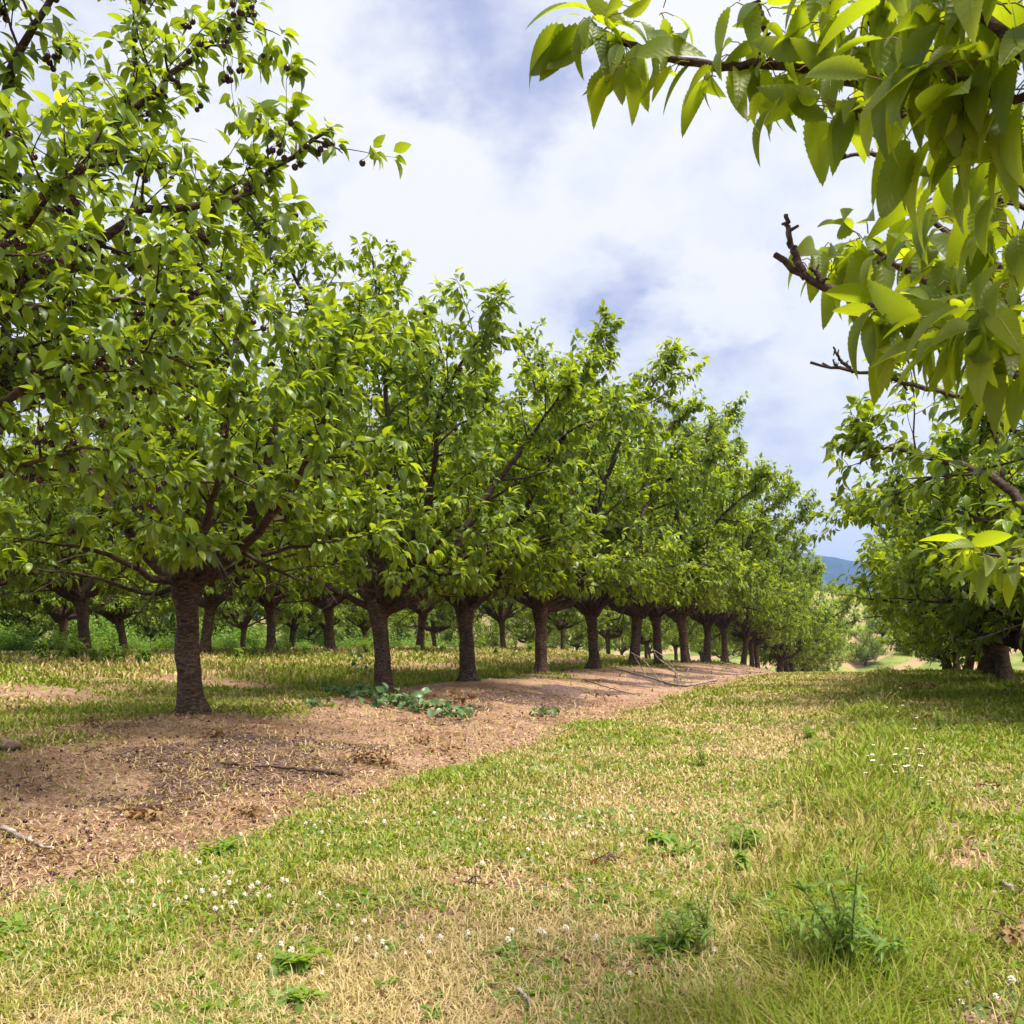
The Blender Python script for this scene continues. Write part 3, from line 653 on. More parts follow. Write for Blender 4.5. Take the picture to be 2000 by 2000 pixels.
# ---- right row
RX = 2.15
for i in range(9):
    d = 12.7 + 4.19 * i; y = (d + RX * SN) / CS; x = RX + rg.uniform(-.1, .1) + .30 + 1.35 * (i == 0); z = float(terr(x, y)); s = [1.28, 1.12, 1.08, 1.05][i] if i < 4 else rg.uniform(.9, 1.)
    place(5 + i % 2, x, y, z - .02, rg.uniform(0, 6.28), s, "low spreading cherry tree of the right row, %s beyond the overhanging branches" % ORD[i], "cherry trees of the right row")
for i in range(11):
    y = 14 + 5.2 * i; x = 11.8 + rg.uniform(-.3, .3); z = float(terr(x, y))
    place(5 + i % 2, x, y, z - .02, rg.uniform(0, 6.28), 1.25, "cherry tree behind the right row, mostly hidden by its crowns", "cherry trees behind the right row")

# ---- overhanging tree at the right, its trunk outside the frame
o3 = np.array([3.3, 3.0, float(terr(3.3, 3.0))]); T = Tree(401); T.make_trunk(1.5, .15); F = np.array([0, 0, 1.45]); rng = T.rng
SP = []   # spur points with leaf direction bias: (pos, n, size)
def ilimb(lst, r, r1=.35, k=9):
    g = Geo(); pts = np.array(imgl(lst)); n = max(12, int(np.linalg.norm(np.diff(pts, axis=0), axis=1).sum() / .035)); q = smooth_poly(pts, n); q[1:-1] += rng.normal(0, .0025, (n - 2, 3))
    rr = np.linspace(r, r * r1, n) * (1 + rng.normal(0, .06, n)); tube(g, q, rr, k, rough=.07, rng=rng); return g, q
def twiglet(g, lst, r, knobs=True):
    q = smooth_poly(np.array(imgl(lst)), 22); q[1:-1] += rng.normal(0, .002, (20, 3)); tube(g, q, np.linspace(r, r * .5, 22) * (1 + .12 * (np.arange(22) % 3 == 0)), 6, rough=.08, rng=rng)
    if knobs:
        for i in range(3, 20, 4):
            e_ = q[i] + unit(rng.normal(0, 1, 3)) * r * 3.2; tube(g, [q[i], e_], [r * .5, r * .35], 5)
# branch 1 (upper)
g, q1 = ilimb([(2700, 900, 2.6), (2250, 520, 2.5), (2000, 350, 2.5), (1860, 250, 2.7), (1700, 172, 2.9), (1600, 140, 3.0), (1500, 125, 3.05), (1400, 128, 3.1), (1290, 108, 3.15), (1215, 82, 3.2), (1150, 48, 3.2)], .034, .28)
twiglet(g, [(1505, 125, 3.05), (1500, 80, 3.05), (1485, 15, 3.05), (1478, -60, 3.0)], .010)
twiglet(g, [(1700, 172, 2.9), (1690, 110, 2.85), (1712, 60, 2.8), (1740, -30, 2.8)], .012)
twiglet(g, [(1860, 250, 2.7), (1760, 225, 2.8), (1650, 212, 2.85)], .010)
twiglet(g, [(1820, 430, 3.2), (1790, 380, 3.2), (1755, 330, 3.2), (1730, 305, 3.2), (1680, 302, 3.2), (1625, 315, 3.2)], .011)
twiglet(g, [(1732, 305, 3.2), (1720, 280, 3.2), (1697, 256, 3.2)], .006); twiglet(g, [(1732, 305, 3.2), (1750, 280, 3.2), (1765, 258, 3.2)], .006)
twiglet(g, [(1730, 306, 3.2), (1705, 300, 3.2), (1675, 297, 3.2)], .005); twiglet(g, [(2150, 600, 3.0), (1950, 520, 3.1), (1820, 430, 3.2)], .016, False)
T.limbs.append(g)
# branch 2 (lower, with the bare forked end)
g, q2 = ilimb([(2600, 1050, 2.4), (2200, 850, 2.35), (2000, 740, 2.4), (1850, 660, 2.55), (1760, 622, 2.65), (1680, 588, 2.75), (1610, 560, 2.8), (1570, 540, 2.82), (1540, 515, 2.85), (1513, 497, 2.85)], .040, .22)
twiglet(g, [(1572, 540, 2.82), (1560, 515, 2.82), (1545, 475, 2.82), (1538, 440, 2.82), (1535, 420, 2.82)], .012)
twiglet(g, [(1610, 560, 2.8), (1598, 540, 2.8), (1582, 524, 2.8)], .008)
twiglet(g, [(1905, 590, 2.6), (1850, 575, 2.7), (1800, 545, 2.8), (1755, 520, 2.85), (1710, 487, 2.9)], .013)
twiglet(g, [(2000, 800, 2.9), (1800, 757, 3.0), (1740, 738, 3.0), (1700, 730, 3.0), (1660, 722, 3.0), (1625, 718, 3.0), (1583, 708, 3.0)], .009)
twiglet(g, [(1665, 724, 3.0), (1640, 700, 3.0), (1628, 678, 3.0)], .006); twiglet(g, [(1640, 720, 3.), (1632, 712, 3.), (1626, 703, 3.)], .004)
T.limbs.append(g)
g, q3 = ilimb([(2500, 700, 2.2), (2250, 350, 1.9), (2080, 180, 1.85), (1930, 40, 1.9), (1800, -80, 2.0)], .022, .4)
twiglet(g, [(2080, 180, 1.85), (1980, 190, 1.9), (1900, 170, 1.95), (1820, 110, 2.0)], .010, False)
twiglet(g, [(2250, 350, 1.9), (2080, 330, 2.0), (1960, 300, 2.1), (1880, 260, 2.2)], .010, False)
twiglet(g, [(2300, 520, 2.1), (2100, 460, 2.2), (1980, 400, 2.3), (1900, 370, 2.4)], .010, False)
T.limbs.append(g)
g, q4 = ilimb([(2500, 1300, 3.6), (2200, 1160, 3.6), (2040, 1110, 3.6), (1960, 1085, 3.6), (1925, 1082, 3.6)], .014, .4); T.limbs.append(g)
CL = [ # px, py, depth, leaves, leaf length m, spread px
 (1140,52,3.2,5,.235,10,1.1),(1165,60,3.2,4,.235,12,.8),(1190,75,3.2,4,.22,12,.5),(1150,48,3.2,7,.185,14),(1180,66,3.2,5,.18,14),(1215,85,3.2,7,.18,18),(1250,98,3.18,5,.16,14),(1165,60,3.2,4,.17,10),(1290,30,3.2,4,.17,10),(1235,35,3.2,4,.16,12),
 (1225,135,3.1,5,.20,14),(1330,118,3.1,5,.16,16),(1400,128,3.1,7,.17,18),(1440,120,3.1,5,.17,14),(1455,60,3.05,6,.17,22),(1485,20,3.05,7,.18,20),(1500,110,3.0,6,.18,20),
 (1510,125,3.0,7,.19,18),(1560,150,3.0,6,.19,20),(1590,185,2.95,7,.20,22),(1575,195,2.95,6,.21,18),(1640,212,2.85,7,.19,18),(1670,205,2.85,6,.18,18),(1610,40,2.9,6,.18,22),(1560,30,3.0,5,.18,22),
 (1650,90,2.85,7,.18,24),(1712,60,2.8,7,.17,20),(1690,120,2.8,7,.18,24),(1660,0,2.8,7,.19,24),(1730,0,2.7,7,.20,24),(1720,170,2.8,6,.18,20),
 (1760,60,2.2,6,.20,24),(1800,20,2.1,7,.21,24),(1820,110,2.0,7,.21,26),(1850,60,2.0,7,.21,26),(1900,20,1.95,7,.21,26),(1960,10,1.9,7,.21,26),(1780,150,2.1,6,.21,26),(1860,150,2.0,7,.21,26),
 (1920,120,1.95,7,.21,26),(1980,100,1.9,7,.21,26),(1830,200,2.1,6,.21,26),(1900,210,2.0,7,.21,26),(1960,220,2.0,7,.21,26),(2010,200,1.95,7,.21,26),(1850,260,2.15,6,.20,24),(1880,290,2.2,6,.20,24),
 (1940,310,2.1,7,.21,26),(1990,320,2.1,7,.21,26),(2040,300,2.0,6,.21,26),(2050,80,1.9,6,.21,26),(1920,-40,1.9,7,.21,26),(1840,-50,2.0,7,.21,26),(2000,-60,1.9,7,.21,26),(1760,-60,2.2,7,.2,26),(1660,-70,2.7,6,.19,26),
 (1880,370,2.4,6,.19,26),(1850,400,2.6,7,.17,26),(1900,430,2.5,7,.18,26),(1960,410,2.3,7,.19,26),(2000,430,2.2,6,.2,26),(1820,380,2.8,5,.17,20),(1810,440,3.0,5,.17,20),
 (1605,495,3.2,6,.165,14),(1660,545,3.2,6,.165,18),(1575,520,3.2,4,.15,8),
 (1680,470,3.1,9,.175,12),(1712,487,3.1,9,.175,14),(1745,512,3.1,9,.175,18),(1775,530,3.0,8,.175,16),(1640,520,3.15,6,.18,14),(1700,500,3.1,7,.18,20),
 (1800,480,2.85,7,.17,24),(1850,500,2.75,8,.17,28),(1900,500,2.7,8,.17,28),(1960,490,2.6,8,.18,28),(1850,560,2.7,8,.17,28),(1910,570,2.6,8,.17,28),(1970,560,2.5,8,.18,28),(1820,610,2.6,7,.17,20),
 (1735,602,2.6,9,.165,14),(1760,622,2.6,7,.165,16),(1745,650,2.6,8,.165,18),(1770,665,2.6,7,.17,16),(1720,655,2.6,6,.17,14),
 (1830,640,2.4,8,.18,18),(1870,650,2.3,8,.19,22),(1910,620,2.2,6,.20,16),(1930,640,2.2,7,.20,22),(1970,640,2.2,7,.20,26),(1985,600,2.2,6,.2,20),(1880,690,2.35,6,.19,18),(1940,700,2.3,6,.2,20),(2000,720,2.2,7,.2,20),(1975,740,2.3,6,.2,20),
 (1905,1085,3.6,6,.155,12),(1935,1082,3.6,7,.155,16),(1965,1095,3.6,7,.155,20),(1995,1105,3.6,7,.155,16),(1960,1110,3.55,5,.15,20)]
pos, dr, nr_, ln = [], [], [], []
stk = Geo()
view = lambda p: unit(p + o3 - np.array([0, 0, CAMZ]))
for cl_ in CL:
    px, py, d, n, L, sp = cl_[:6]; bias = cl_[6] if len(cl_) > 6 else 0.
    c = P(px, py, d) - o3
    n = max(3, int(round(n * (.85 if d > 2.4 else .9))))
    for k in range(n):
        b = c + rng.normal(0, sp / FPX * d * .9, 3)
        a = rng.random() * 6.28; o_ = np.array([math.cos(a), math.sin(a), rng.uniform(-.1, .5)])
        dd = unit(o_ * np.array([.55, .55, .35]) + [0, 0, -rng.uniform(.1, 1.1)]) if rng.random() < .7 else unit(o_ + [0, 0, -.05])
        if bias: dd = unit(dd + np.array([-CS, -SN, -.25]) * bias)
        st = unit(o_ * .9 + [0, 0, .15]); pl = rng.uniform(.03, .05)
        mid = b + st * pl * .55 + [0, 0, .006]; e_ = b + st * pl + dd * .012
        tube(stk, [b, mid, e_], .0019, 4, cap=False)
        pos.append(e_); dr.append(dd); nr_.append(np.array([o_[0], o_[1], 0]) * .9 + [0, 0, .55] + rng.normal(0, .35, 3)); ln.append(L * rng.uniform(.6, 1.15 if d > 2.5 else .98))
pos, dr, nr_, ln = map(np.array, (pos, dr, nr_, ln)); N = len(pos)
root = empty("cherry_tree"); tag(root, "cherry tree whose leafy branches hang into the picture at the upper right, trunk outside it", "tree")
T.trunk.build("trunk", M_BARK, root)
for g in T.limbs: g.build("limb", M_LIMB, root)
g = Geo(); add_leaves(g, pos, dr, nr_, ln, ln * rng.uniform(.155, .205, N), LT16, rng.uniform(.2, .8, N), rng.uniform(.1, .6, N), 0, np.clip(rng.beta(2.2, 2.2, N), 0, 1))
g.build("crown", M_LEAFN, root); stk.build("leaf_stalks", M_STALK, root)['kind'] = 'stuff'
root.location = tuple(o3); print("fg leaves", N)

# ------------------------------------------------------------------ bushes and small far trees
def bush_proto(seed, n, h, rw):
    rng = np.random.default_rng(seed); root = empty("bush"); gs = Geo(); g = Geo(); A = []
    for k in range(16):
        a = rng.random() * 6.28; o_ = np.array([math.cos(a), math.sin(a), 0]); e_ = o_ * rw * rng.uniform(.2, 1) + [0, 0, h * rng.uniform(.5, 1)]
        q = smooth_poly([o_ * .05, e_ * [.4, .4, .55], e_], 8); tube(gs, q, np.linspace(.02, .006, 8), 4, cap=False)
        for t in q[2:]: A += [t + rng.normal(0, .22, 3) for _ in range(n // 110)]
    A = np.array(A); A[:, 2] = np.abs(A[:, 2]); N = len(A)
    d = unit(rng.normal(0, 1, (N, 3)) + [0, 0, .1]); add_leaves(g, A, d, np.array([0, 0, 1.]) + rng.normal(0, .6, (N, 3)), rng.uniform(.08, .17, N), rng.uniform(.03, .05, N), LT2, .3, .3, 0, rng.random(N))
    gs.build("stem", M_LIMB, root); g.build("crown", M_BUSH, root); return root
BP = [bush_proto(1, 2600, 1.5, 1.3), bush_proto(2, 2600, 1.1, 1.6)]; bused = set()
def put_bush(x, y, s, label, group, sz=None):
    i = rg.randrange(2)
    if i in bused: o = copy_tree(BP[i])
    else: o = BP[i]; bused.add(i)
    o.location = (x, y, float(terr(x, y)) - .05); o.scale = (s, s, sz or s); o.rotation_euler = (0, 0, rg.uniform(0, 6.28)); tag(o, label, "bush", group)
for i in range(46):
    x = -44 - rg.uniform(0, 9); y = 14 + i * 1.75 + rg.uniform(-1, 1); put_bush(x, y, rg.uniform(1.6, 2.8), "bright green bush closing the view behind the orchard rows", "bushes behind the orchard")
for i in range(16):
    x, y = row_xy([-40, 20, 75, 230, 300, 440, 600, 690, 770, 800, 840, 880, 940, 1090, 1170, 1230][i], -31 - rg.uniform(0, 3)); put_bush(x, y, rg.uniform(.5, .85), "low weedy bush between the trunks of the third left row", "low bushes under the back rows")
for i in range(34):
    x = -36 - rg.uniform(-2, 6); y = 12 + i * 2.1 + rg.uniform(-1, 1); put_bush(x, y, rg.uniform(1.0, 1.7), "leafy bush among the trunks deep in the orchard", "bushes deep in the orchard")
# trees and bushes on the far hillside
def far_tree(px, py, d, s, label, grp=None, k=None):
    p = P(px, py, d); x, y = p[0], p[1]
    place(5 + (k if k is not None else rg.randrange(2)), x, y, float(terr(x, y)) - .1, rg.uniform(0, 6.28), s, label, grp)
def on_ground(px, py):
    q = G(px, py); return (q[0] * -SN + q[1] * CS)
far_tree(1721, 1252, on_ground(1721, 1252), 1.25, "round-topped lone tree on the striped far hillside")
far_tree(1690, 1296, on_ground(1690, 1300), 1.2, "bushy tree at the foot of the far hillside, left of the sandy track")
far_tree(1628, 1300, 92, .6, "tree in the valley just past the end of the left row")
far_tree(1785, 1300, 105, 1.0, "tree in the valley on the right side of the sandy track")
for i in range(26):
    px = 1545 + i * 13 + rg.uniform(-5, 5); far_tree(px, 1160, rg.uniform(236, 262), rg.uniform(.6, 1.0), "small tree on the crest of the far hill", "trees along the crest of the far hill")
for i in range(14):
    px = 1600 + i * 17; x, y, _ = P(px, 1250, 150 + rg.uniform(-20, 25)); 
    if abs(px - 1735) > 22: put_bush(x, y, rg.uniform(.9, 1.5), "bush on the lower slope of the far hill", "bushes on the far hillside")

# ------------------------------------------------------------------ small things on the ground
rng = np.random.default_rng(99)
def stick(name, lst, r, m, label, cat, forks=(), lift=.012):
    pts = [G(a, b) + [0, 0, lift + z] for a, b, z in lst]; o0 = pts[0].copy(); q = smooth_poly(np.array(pts) - o0, 26); q[1:-1] += rng.normal(0, .004, (24, 3))
    g = Geo(); tube(g, q, np.linspace(r, r * .4, 26), 7, rough=.1, rng=rng)
    for f in forks:
        base = G(f[0][0], f[0][1]) + [0, 0, lift + f[0][2]]; dref = base[0] * -SN + base[1] * CS
        fp = [base - o0] + [P(a, b, dref + dz) - o0 for a, b, dz in f[1:]]
        tube(g, smooth_poly(fp, 14), np.linspace(r * .5, r * .2, 14), 5, rough=.08, rng=rng)
    o = g.build(name, m, None, o0); tag(o, label, cat); return o
stick("fallen_branch", [(1398, 1334, .06), (1370, 1340, .05), (1330, 1342, .02), (1290, 1332, .02), (1240, 1318, .02), (1195, 1306, .01)], .034, M_GREYWOOD, "pale fallen branch with upright side twigs at the edge of the mown lane", "branch",
      [[(1325, 1342, .02), (1325, 1325, .05), (1318, 1310, .1), (1285, 1285, .2), (1277, 1270, .2)], [(1325, 1340, .03), (1315, 1305, 0), (1300, 1285, 0), (1278, 1270, .2)], [(1322, 1335, .03), (1340, 1318, .0), (1345, 1305, .1)],
       [(1288, 1332, .02), (1270, 1305, .1), (1255, 1288, .1), (1232, 1274, .1)], [(1262, 1322, .02), (1250, 1300, .0), (1238, 1280, .0)]])
stick("fallen_stick", [(670, 1516, .01), (610, 1512, .02), (545, 1506, .02), (490, 1503, .02), (430, 1495, .01)], .02, M_DARKWOOD, "long dark forked stick lying on the stained soil below the thickest trunk", "stick",
      [[(500, 1503, .02), (475, 1495, 0), (450, 1488, 0.), (425, 1490, .0)], [(490, 1503, .02), (530, 1520, -.2), (600, 1522, -.2)]])
stick("fallen_stick", [(5, 1627, .02), (45, 1645, .02), (85, 1662, .01), (105, 1668, .01)], .018, M_GREYWOOD, "short weathered stick on bare soil at the left edge of the picture", "stick")
stick("fallen_stick", [(1140, 1330, .02), (1185, 1345, .02), (1240, 1360, .01)], .015, M_DARKWOOD, "dark stick on the mound left of the pale fallen branch", "stick")
stick("fallen_stick", [(425, 1388, .02), (440, 1380, .02), (452, 1392, .01), (470, 1396, .01)], .010, M_DARKWOOD, "crooked twig beside the foot of the thickest trunk", "twig", [[(455, 1394, .02), (470, 1385, 0), (474, 1374, 0)]])
stick("fallen_stick", [(165, 1475, .015), (185, 1468, .02), (203, 1466, .015)], .010, M_DARKWOOD, "small dark twig on pale bare soil near the stone", "twig")
stick("fallen_stick", [(640, 1540, .01), (720, 1504, .01), (800, 1500, .01)], .006, M_DARKWOOD, "thin straight twig pointing from the stained soil to the lane", "twig")
stick("fallen_stick", [(1985, 1760, .02), (1965, 1745, .03), (1955, 1738, .02)], .014, M_GREYWOOD, "short broken stick on bare soil at the right edge", "stick")
stick("fallen_stick", [(1012, 1948, .02), (1022, 1962, .02), (1035, 1985, .02)], .006, M_GREYWOOD, "bleached straw-thin stick in the dry grass at the bottom edge", "stick")
def rock(px, py, s, label):
    p = G(px, py); g = Geo(); sphere(g, (0, 0, 0), 1, 12, 8); v = g.v[0]; v *= (1 + (fbm(v[:, 0] + v[:, 2], v[:, 1] - v[:, 2], 1.4, 3, 3)[:, None] - .5) * .6).astype(np.float32); v *= np.array([s, s * .75, s * .5], np.float32)
    tag(g.build("stone", M_ROCK, None, p + [0, 0, s * .22]), label, "stone")
rock(22, 1462, .10, "rounded brown stone on the bare soil at the left edge"); rock(245, 1480, .035, "small pale stone on bare soil below the mound")
# leafy cut branch at the second trunk
def leafy_heap(name, pts, n, L, m, label, cat, hgt=.10, tw=3, spread=.1, stemr=.008):
    c = [G(a, b) for a, b in pts]; o0 = c[0].copy(); q = smooth_poly(np.array(c) - o0 + [0, 0, .03], 20); root = empty(name, o0); g = Geo(); tube(g, q, np.linspace(stemr * 1.4, stemr * .5, 20), 5)
    A = []
    for k in range(tw * 3):
        i = rng.integers(2, 19); e_ = q[i] + [rng.normal(0, spread * 2), rng.normal(0, spread * 2), rng.uniform(.02, hgt)]; tube(g, smooth_poly([q[i], (q[i] + e_) / 2 + [0, 0, .02], e_], 6), .003, 4); A.append(e_)
    A = np.array(A); B = np.vstack([q[rng.integers(0, 20, n // 2)], A[rng.integers(0, len(A), n - n // 2)]]) + rng.normal(0, spread, (n, 3)) * [1, 1, .35]
    zt = terr(B[:, 0] + o0[0], B[:, 1] + o0[1]) - o0[2]; B[:, 2] = np.maximum(B[:, 2], zt + .03 + rng.random(n) * hgt)
    g.build("twig", M_DARKWOOD, root); h = Geo(); d = unit(rng.normal(0, 1, (n, 3)) * [1, 1, .45]); LL = L * rng.uniform(.6, 1.1, n)
    add_leaves(h, B, d, np.array([0, 0, 1.]) + rng.normal(0, .5, (n, 3)), LL, LL * .27, LT4, rng.uniform(.1, .9, n), rng.uniform(.1, .8, n), 0, rng.random(n)); h.build("leaves", m, root); tag(root, label, cat); return root
leafy_heap("cut_branch", [(700, 1362), (760, 1375), (830, 1392), (920, 1402)], 230, .17, M_CUT, "cut leafy branch heaped on the mound right of the second trunk", "branch", .14, 5, .12)
leafy_heap("cut_branch", [(640, 1352), (665, 1358), (690, 1366)], 60, .15, M_CUT, "small cut leafy spray on the mound left of the second trunk", "branch", .06, 2, .08)
leafy_heap("cut_branch", [(724, 1330), (705, 1318), (692, 1300)], 34, .15, M_CUT, "leafy shoot leaning against the left side of the second trunk", "branch", .45, 3, .06)
leafy_heap("cut_branch", [(1050, 1402), (1075, 1398)], 26, .14, M_CUT, "little green leaf spray on the bare strip by the lane edge", "branch", .08, 2, .06)
leafy_heap("cut_branch", [(612, 1382), (632, 1378)], 14, .13, M_CUT, "few cut green leaves on soil halfway between the first two trunks", "branch", .04, 1, .05)
dead = [(880, 1375, "upright clump of brown withered leaves behind the cut branch", .20, 30), (175, 1420, "rust-brown heap of withered leaves on the mound left of the thickest trunk", .07, 34), (40, 1395, "brown withered leaf clump in the bright grass at the left edge", .08, 22),
        (690, 1488, "orange-brown withered leaves strewn along the stained soil", .05, 44), (730, 1495, "reddish dry leaves at the edge of the lane below the stained soil", .05, 34), (270, 1600, "bright rust-coloured dry leaves in the middle of the dirt strip", .04, 44),
        (470, 1597, "small rusty leaf litter near the grass edge", .03, 22), (800, 1450, "dark brown leaf clump on the dirt strip below the cut branch", .04, 20), (860, 1470, "scatter of tan dry leaves nearest the lane edge", .03, 22), (410, 1440, "brown curled leaves on the slope right of the thickest trunk", .04, 18),
        (1540, 1350 - 30, "", 0, 0), (1770, 1345, "brown dead tuft in the grass beside the daisies", .12, 26), (1182, 1690, "dark red-brown dead leaf in the mown lane", .03, 8), (1140, 1690, "flat brown leaf pair in the mown lane", .02, 6),
        (1925, 1855, "dark brown matted leaves on bare soil at the lower right", .05, 26), (1975, 1820, "rusty leaf clump at the right edge above the matted leaves", .06, 14), (905, 1735, "single curled brown leaf standing in the lane", .07, 5),
        (985, 1300, "brown withered leaves in sunny grass behind the third trunk", .08, 14), (1100, 1310, "dark leaf litter at the foot of the fifth trunk", .06, 30), (1915, 1540, "dark scrap of bark on the right-hand grass", .03, 5), (60, 1680, "wilted tan leaves on soil at the left edge below the stick", .04, 14), (1150, 1360, "brown leaf litter on the dark soil of the mound", .05, 24)]
for (a, b, lb, hh, n) in dead:
    if n: leafy_heap("leaf_clump", [(a, b), (a + 12, b + 2), (a + 34, b + 5)], n, (.045 if b > 1650 else .075) if hh < .1 else .12, M_DEAD, lb, "leaves", hh, 1, .045 if b > 1400 else .09, .003)

# fallen cherries
def copies(proto, spots, label, cat, group, smin=.8, smax=1.2, tilt=.2):
    for i, p in enumerate(spots):
        o = proto if i == 0 else proto.copy()
        if i: 
            col.objects.link(o)
            for ch in KIDS.get(proto.name, []): c = ch.copy(); col.objects.link(c); c.parent = o
        o.location = tuple(float(v) for v in p); o.rotation_euler = (rg.uniform(-tilt, tilt), rg.uniform(-tilt, tilt), rg.uniform(0, 6.28)); s = rg.uniform(smin, smax); o.scale = (s, s, s); tag(o, label, cat, group)
g = Geo(); sphere(g, (0, 0, .009), .0115, 10, 8, 0, (1, 1, .9)); ch = g.build("fallen_cherry", M_CHERRY); sp = []
while len(sp) < 190:
    px = rg.uniform(0, 1300); py = rg.uniform(1380, 1760); p = G(px, py); d, _, st = masks(p[0], p[1])
    if p[0] > -3.3 or p[0] < -8.3 or rg.random() > d * (.35 + .65 * float(vn(p[0], p[1], 1.1, 4))): continue
    sp.append(p)
copies(ch, sp, "dark shrivelled cherry fallen on the bare soil strip", "cherry", "cherries fallen on the soil", .85, 1.35, .5)

# clover flowers
def flower_proto(name, r, h, m, flat):
    g = Geo(); tube(g, [(0, 0, -.01), (.002, 0, h * .5), (0, .002, h)], .0018, 4, 1, cap=False)
    if not flat:
        rn = np.random.default_rng(3); n = 46; v = unit(rn.normal(0, 1, (n, 3)) + [0, 0, .35]); add_leaves(g, np.array([0, 0, h]) + v * r * .35, v, np.array([0, 0, 1.]) + rn.normal(0, .3, (n, 3)), r * .8, r * .22, LT2, .4, .5, 0, rn.random(n)); sphere(g, (0, 0, h), r * .6, 7, 5, 0)
        return g.build(name, [m, M_STEM])
    n = 14; a = np.arange(n) / n * 6.283; v = np.stack([np.cos(a), np.sin(a), .12 + 0 * a], -1); add_leaves(g, np.array([0, 0, h]) + v * r * .25, v, np.tile([0, 0, 1.], (n, 1)), r * .85, r * .17, LT2, .2, .1, 0, .5 + 0 * a); sphere(g, (0, 0, h + .001), r * .28, 8, 5, 2, (1, 1, .5))
    return g.build(name, [m, M_STEM, M_YEL])
cf = flower_proto("clover_flower", .0100, .05, M_PETAL, False); sp = []
centres = [(390, 1740, 60, 22), (480, 1760, 60, 22), (1130, 1600, 80, 26), (1180, 1630, 60, 14), (640, 1615, 60, 14), (700, 1600, 40, 10), (960, 1600, 60, 12), (900, 1650, 90, 10), (1250, 1530, 90, 12), (1440, 1430, 60, 8), (720, 1840, 50, 8), (870, 1860, 30, 4),
           (1020, 1840, 40, 6), (1310, 1870, 50, 8), (1540, 1950, 70, 18), (1640, 1930, 70, 14), (1750, 1950, 60, 8), (1880, 1960, 50, 6), (520, 1880, 50, 5), (1060, 1420, 60, 5), (1300, 1690, 100, 6), (980, 1480, 50, 6)]
for (a, b, s, n) in centres:
    for k in range(n):
        px, py = a + rg.gauss(0, s * 1.3), b + rg.gauss(0, s * .5)
        if 0 < px < 2000 and 1380 < py < 1995: sp.append(G(px, py, -.012))
copies(cf, sp, "small round white clover head standing in the mown grass", "flower", "white clover heads in the grass", .75, 1.25, .35)
df = flower_proto("daisy", .015, .2, M_DAISY, True); sp = []
for (a, b, s, n) in [(1725, 1365, 26, 22), (1745, 1372, 16, 10), (1730, 1450, 40, 8), (1770, 1500, 30, 10), (1745, 1520, 40, 10), (1790, 1560, 30, 4), (1700, 1480, 60, 5)]:
    for k in range(n): sp.append(G(a + rg.gauss(0, s * .9), b + rg.gauss(0, s * .7) + 24))
copies(df, sp, "white daisy on a thin tall stem in the weedy strip", "flower", "daisies in the weedy strip", .8, 1.3, .25)

# weedy plants
def weed_proto(seed, h, nst, L, wd, m=None, spread=.35):
    rng = np.random.default_rng(seed); root = empty("weed_plant"); gs = Geo(); g = Geo(); A, Dd = [], []
    for k in range(nst):
        a = rng.random() * 6.28; o_ = np.array([math.cos(a), math.sin(a), 0]); e_ = o_ * h * spread * rng.uniform(.3, 1) + [0, 0, h * rng.uniform(.6, 1)]
        q = smooth_poly([o_ * .01, e_ * [.35, .35, .5], e_], 9); tube(gs, q, np.linspace(.004, .0015, 9), 4, cap=False)
        for j in range(int(9 * h / L * .9) + 3):
            t = rng.random(); i = min(int(t * 8), 7); b = rng.random() * 6.28; A.append(q[i] * (1 - t * 8 % 1) + q[i + 1] * (t * 8 % 1)); Dd.append([math.cos(b), math.sin(b), rng.uniform(.1, .9)])
    A = np.array(A); Dd = np.array(Dd); N = len(A); LL = L * rng.uniform(.6, 1.2, N)
    add_leaves(g, A, Dd, np.array([0, 0, 1.]) + rng.normal(0, .25, (N, 3)), LL, LL * wd, LT4, rng.uniform(.3, 1.1, N), .4, 0, rng.random(N))
    gs.build("stem", M_STEM, root); g.build("leaves", m or M_WEED, root); return root
WP = [weed_proto(1, .27, 13, .085, .085, spread=.75), weed_proto(2, .20, 9, .06, .22), weed_proto(3, .10, 8, .075, .24, spread=1.0), weed_proto(4, .34, 4, .05, .12)]
wused = set()
def weed(i, px, py, s, label, group=None):
    if i in wused: o = copy_tree(WP[i])
    else: o = WP[i]; wused.add(i)
    o.location = tuple(float(v) for v in G(px, py, -.01)); o.rotation_euler = (0, 0, rg.uniform(0, 6.28)); o.scale = (s, s, s); tag(o, label, "plant", group)
weed(3, 1660, 1940, 1.3, "tall thin-stemmed weed rising through the low growth at the lower right"); weed(0, 1665, 1905, .95, "tallest dark green weed with narrow grey-green leaves at the lower right"); weed(0, 1715, 1935, .65, "dark weed with spreading leaves just right of the tallest one"); weed(0, 1600, 1870, .55, "grey-green weed close to the left of the tallest one")
weed(2, 590, 1965, .6, "bright green rosette of broad leaves at the bottom left of centre"); weed(2, 575, 1905, .9, "yellow-green leafy weed above the bottom rosette"); weed(2, 20, 1830, .7, "broad-leaved weed cut by the left edge"); weed(2, 430, 1675, .9, "leafy weed at the border of the dirt and the grass")
weed(3, 1373, 1500, .8, "single dry upright stalk standing in the mown lane"); weed(3, 1835, 1430, .9, "thin yellow-flowered stalk on the bright right-hand grass"); weed(2, 1330, 1670, .6, "low green patch of leaves in the middle of the lane"); weed(2, 1290, 1655, .9, "second low green patch touching the one in mid lane")
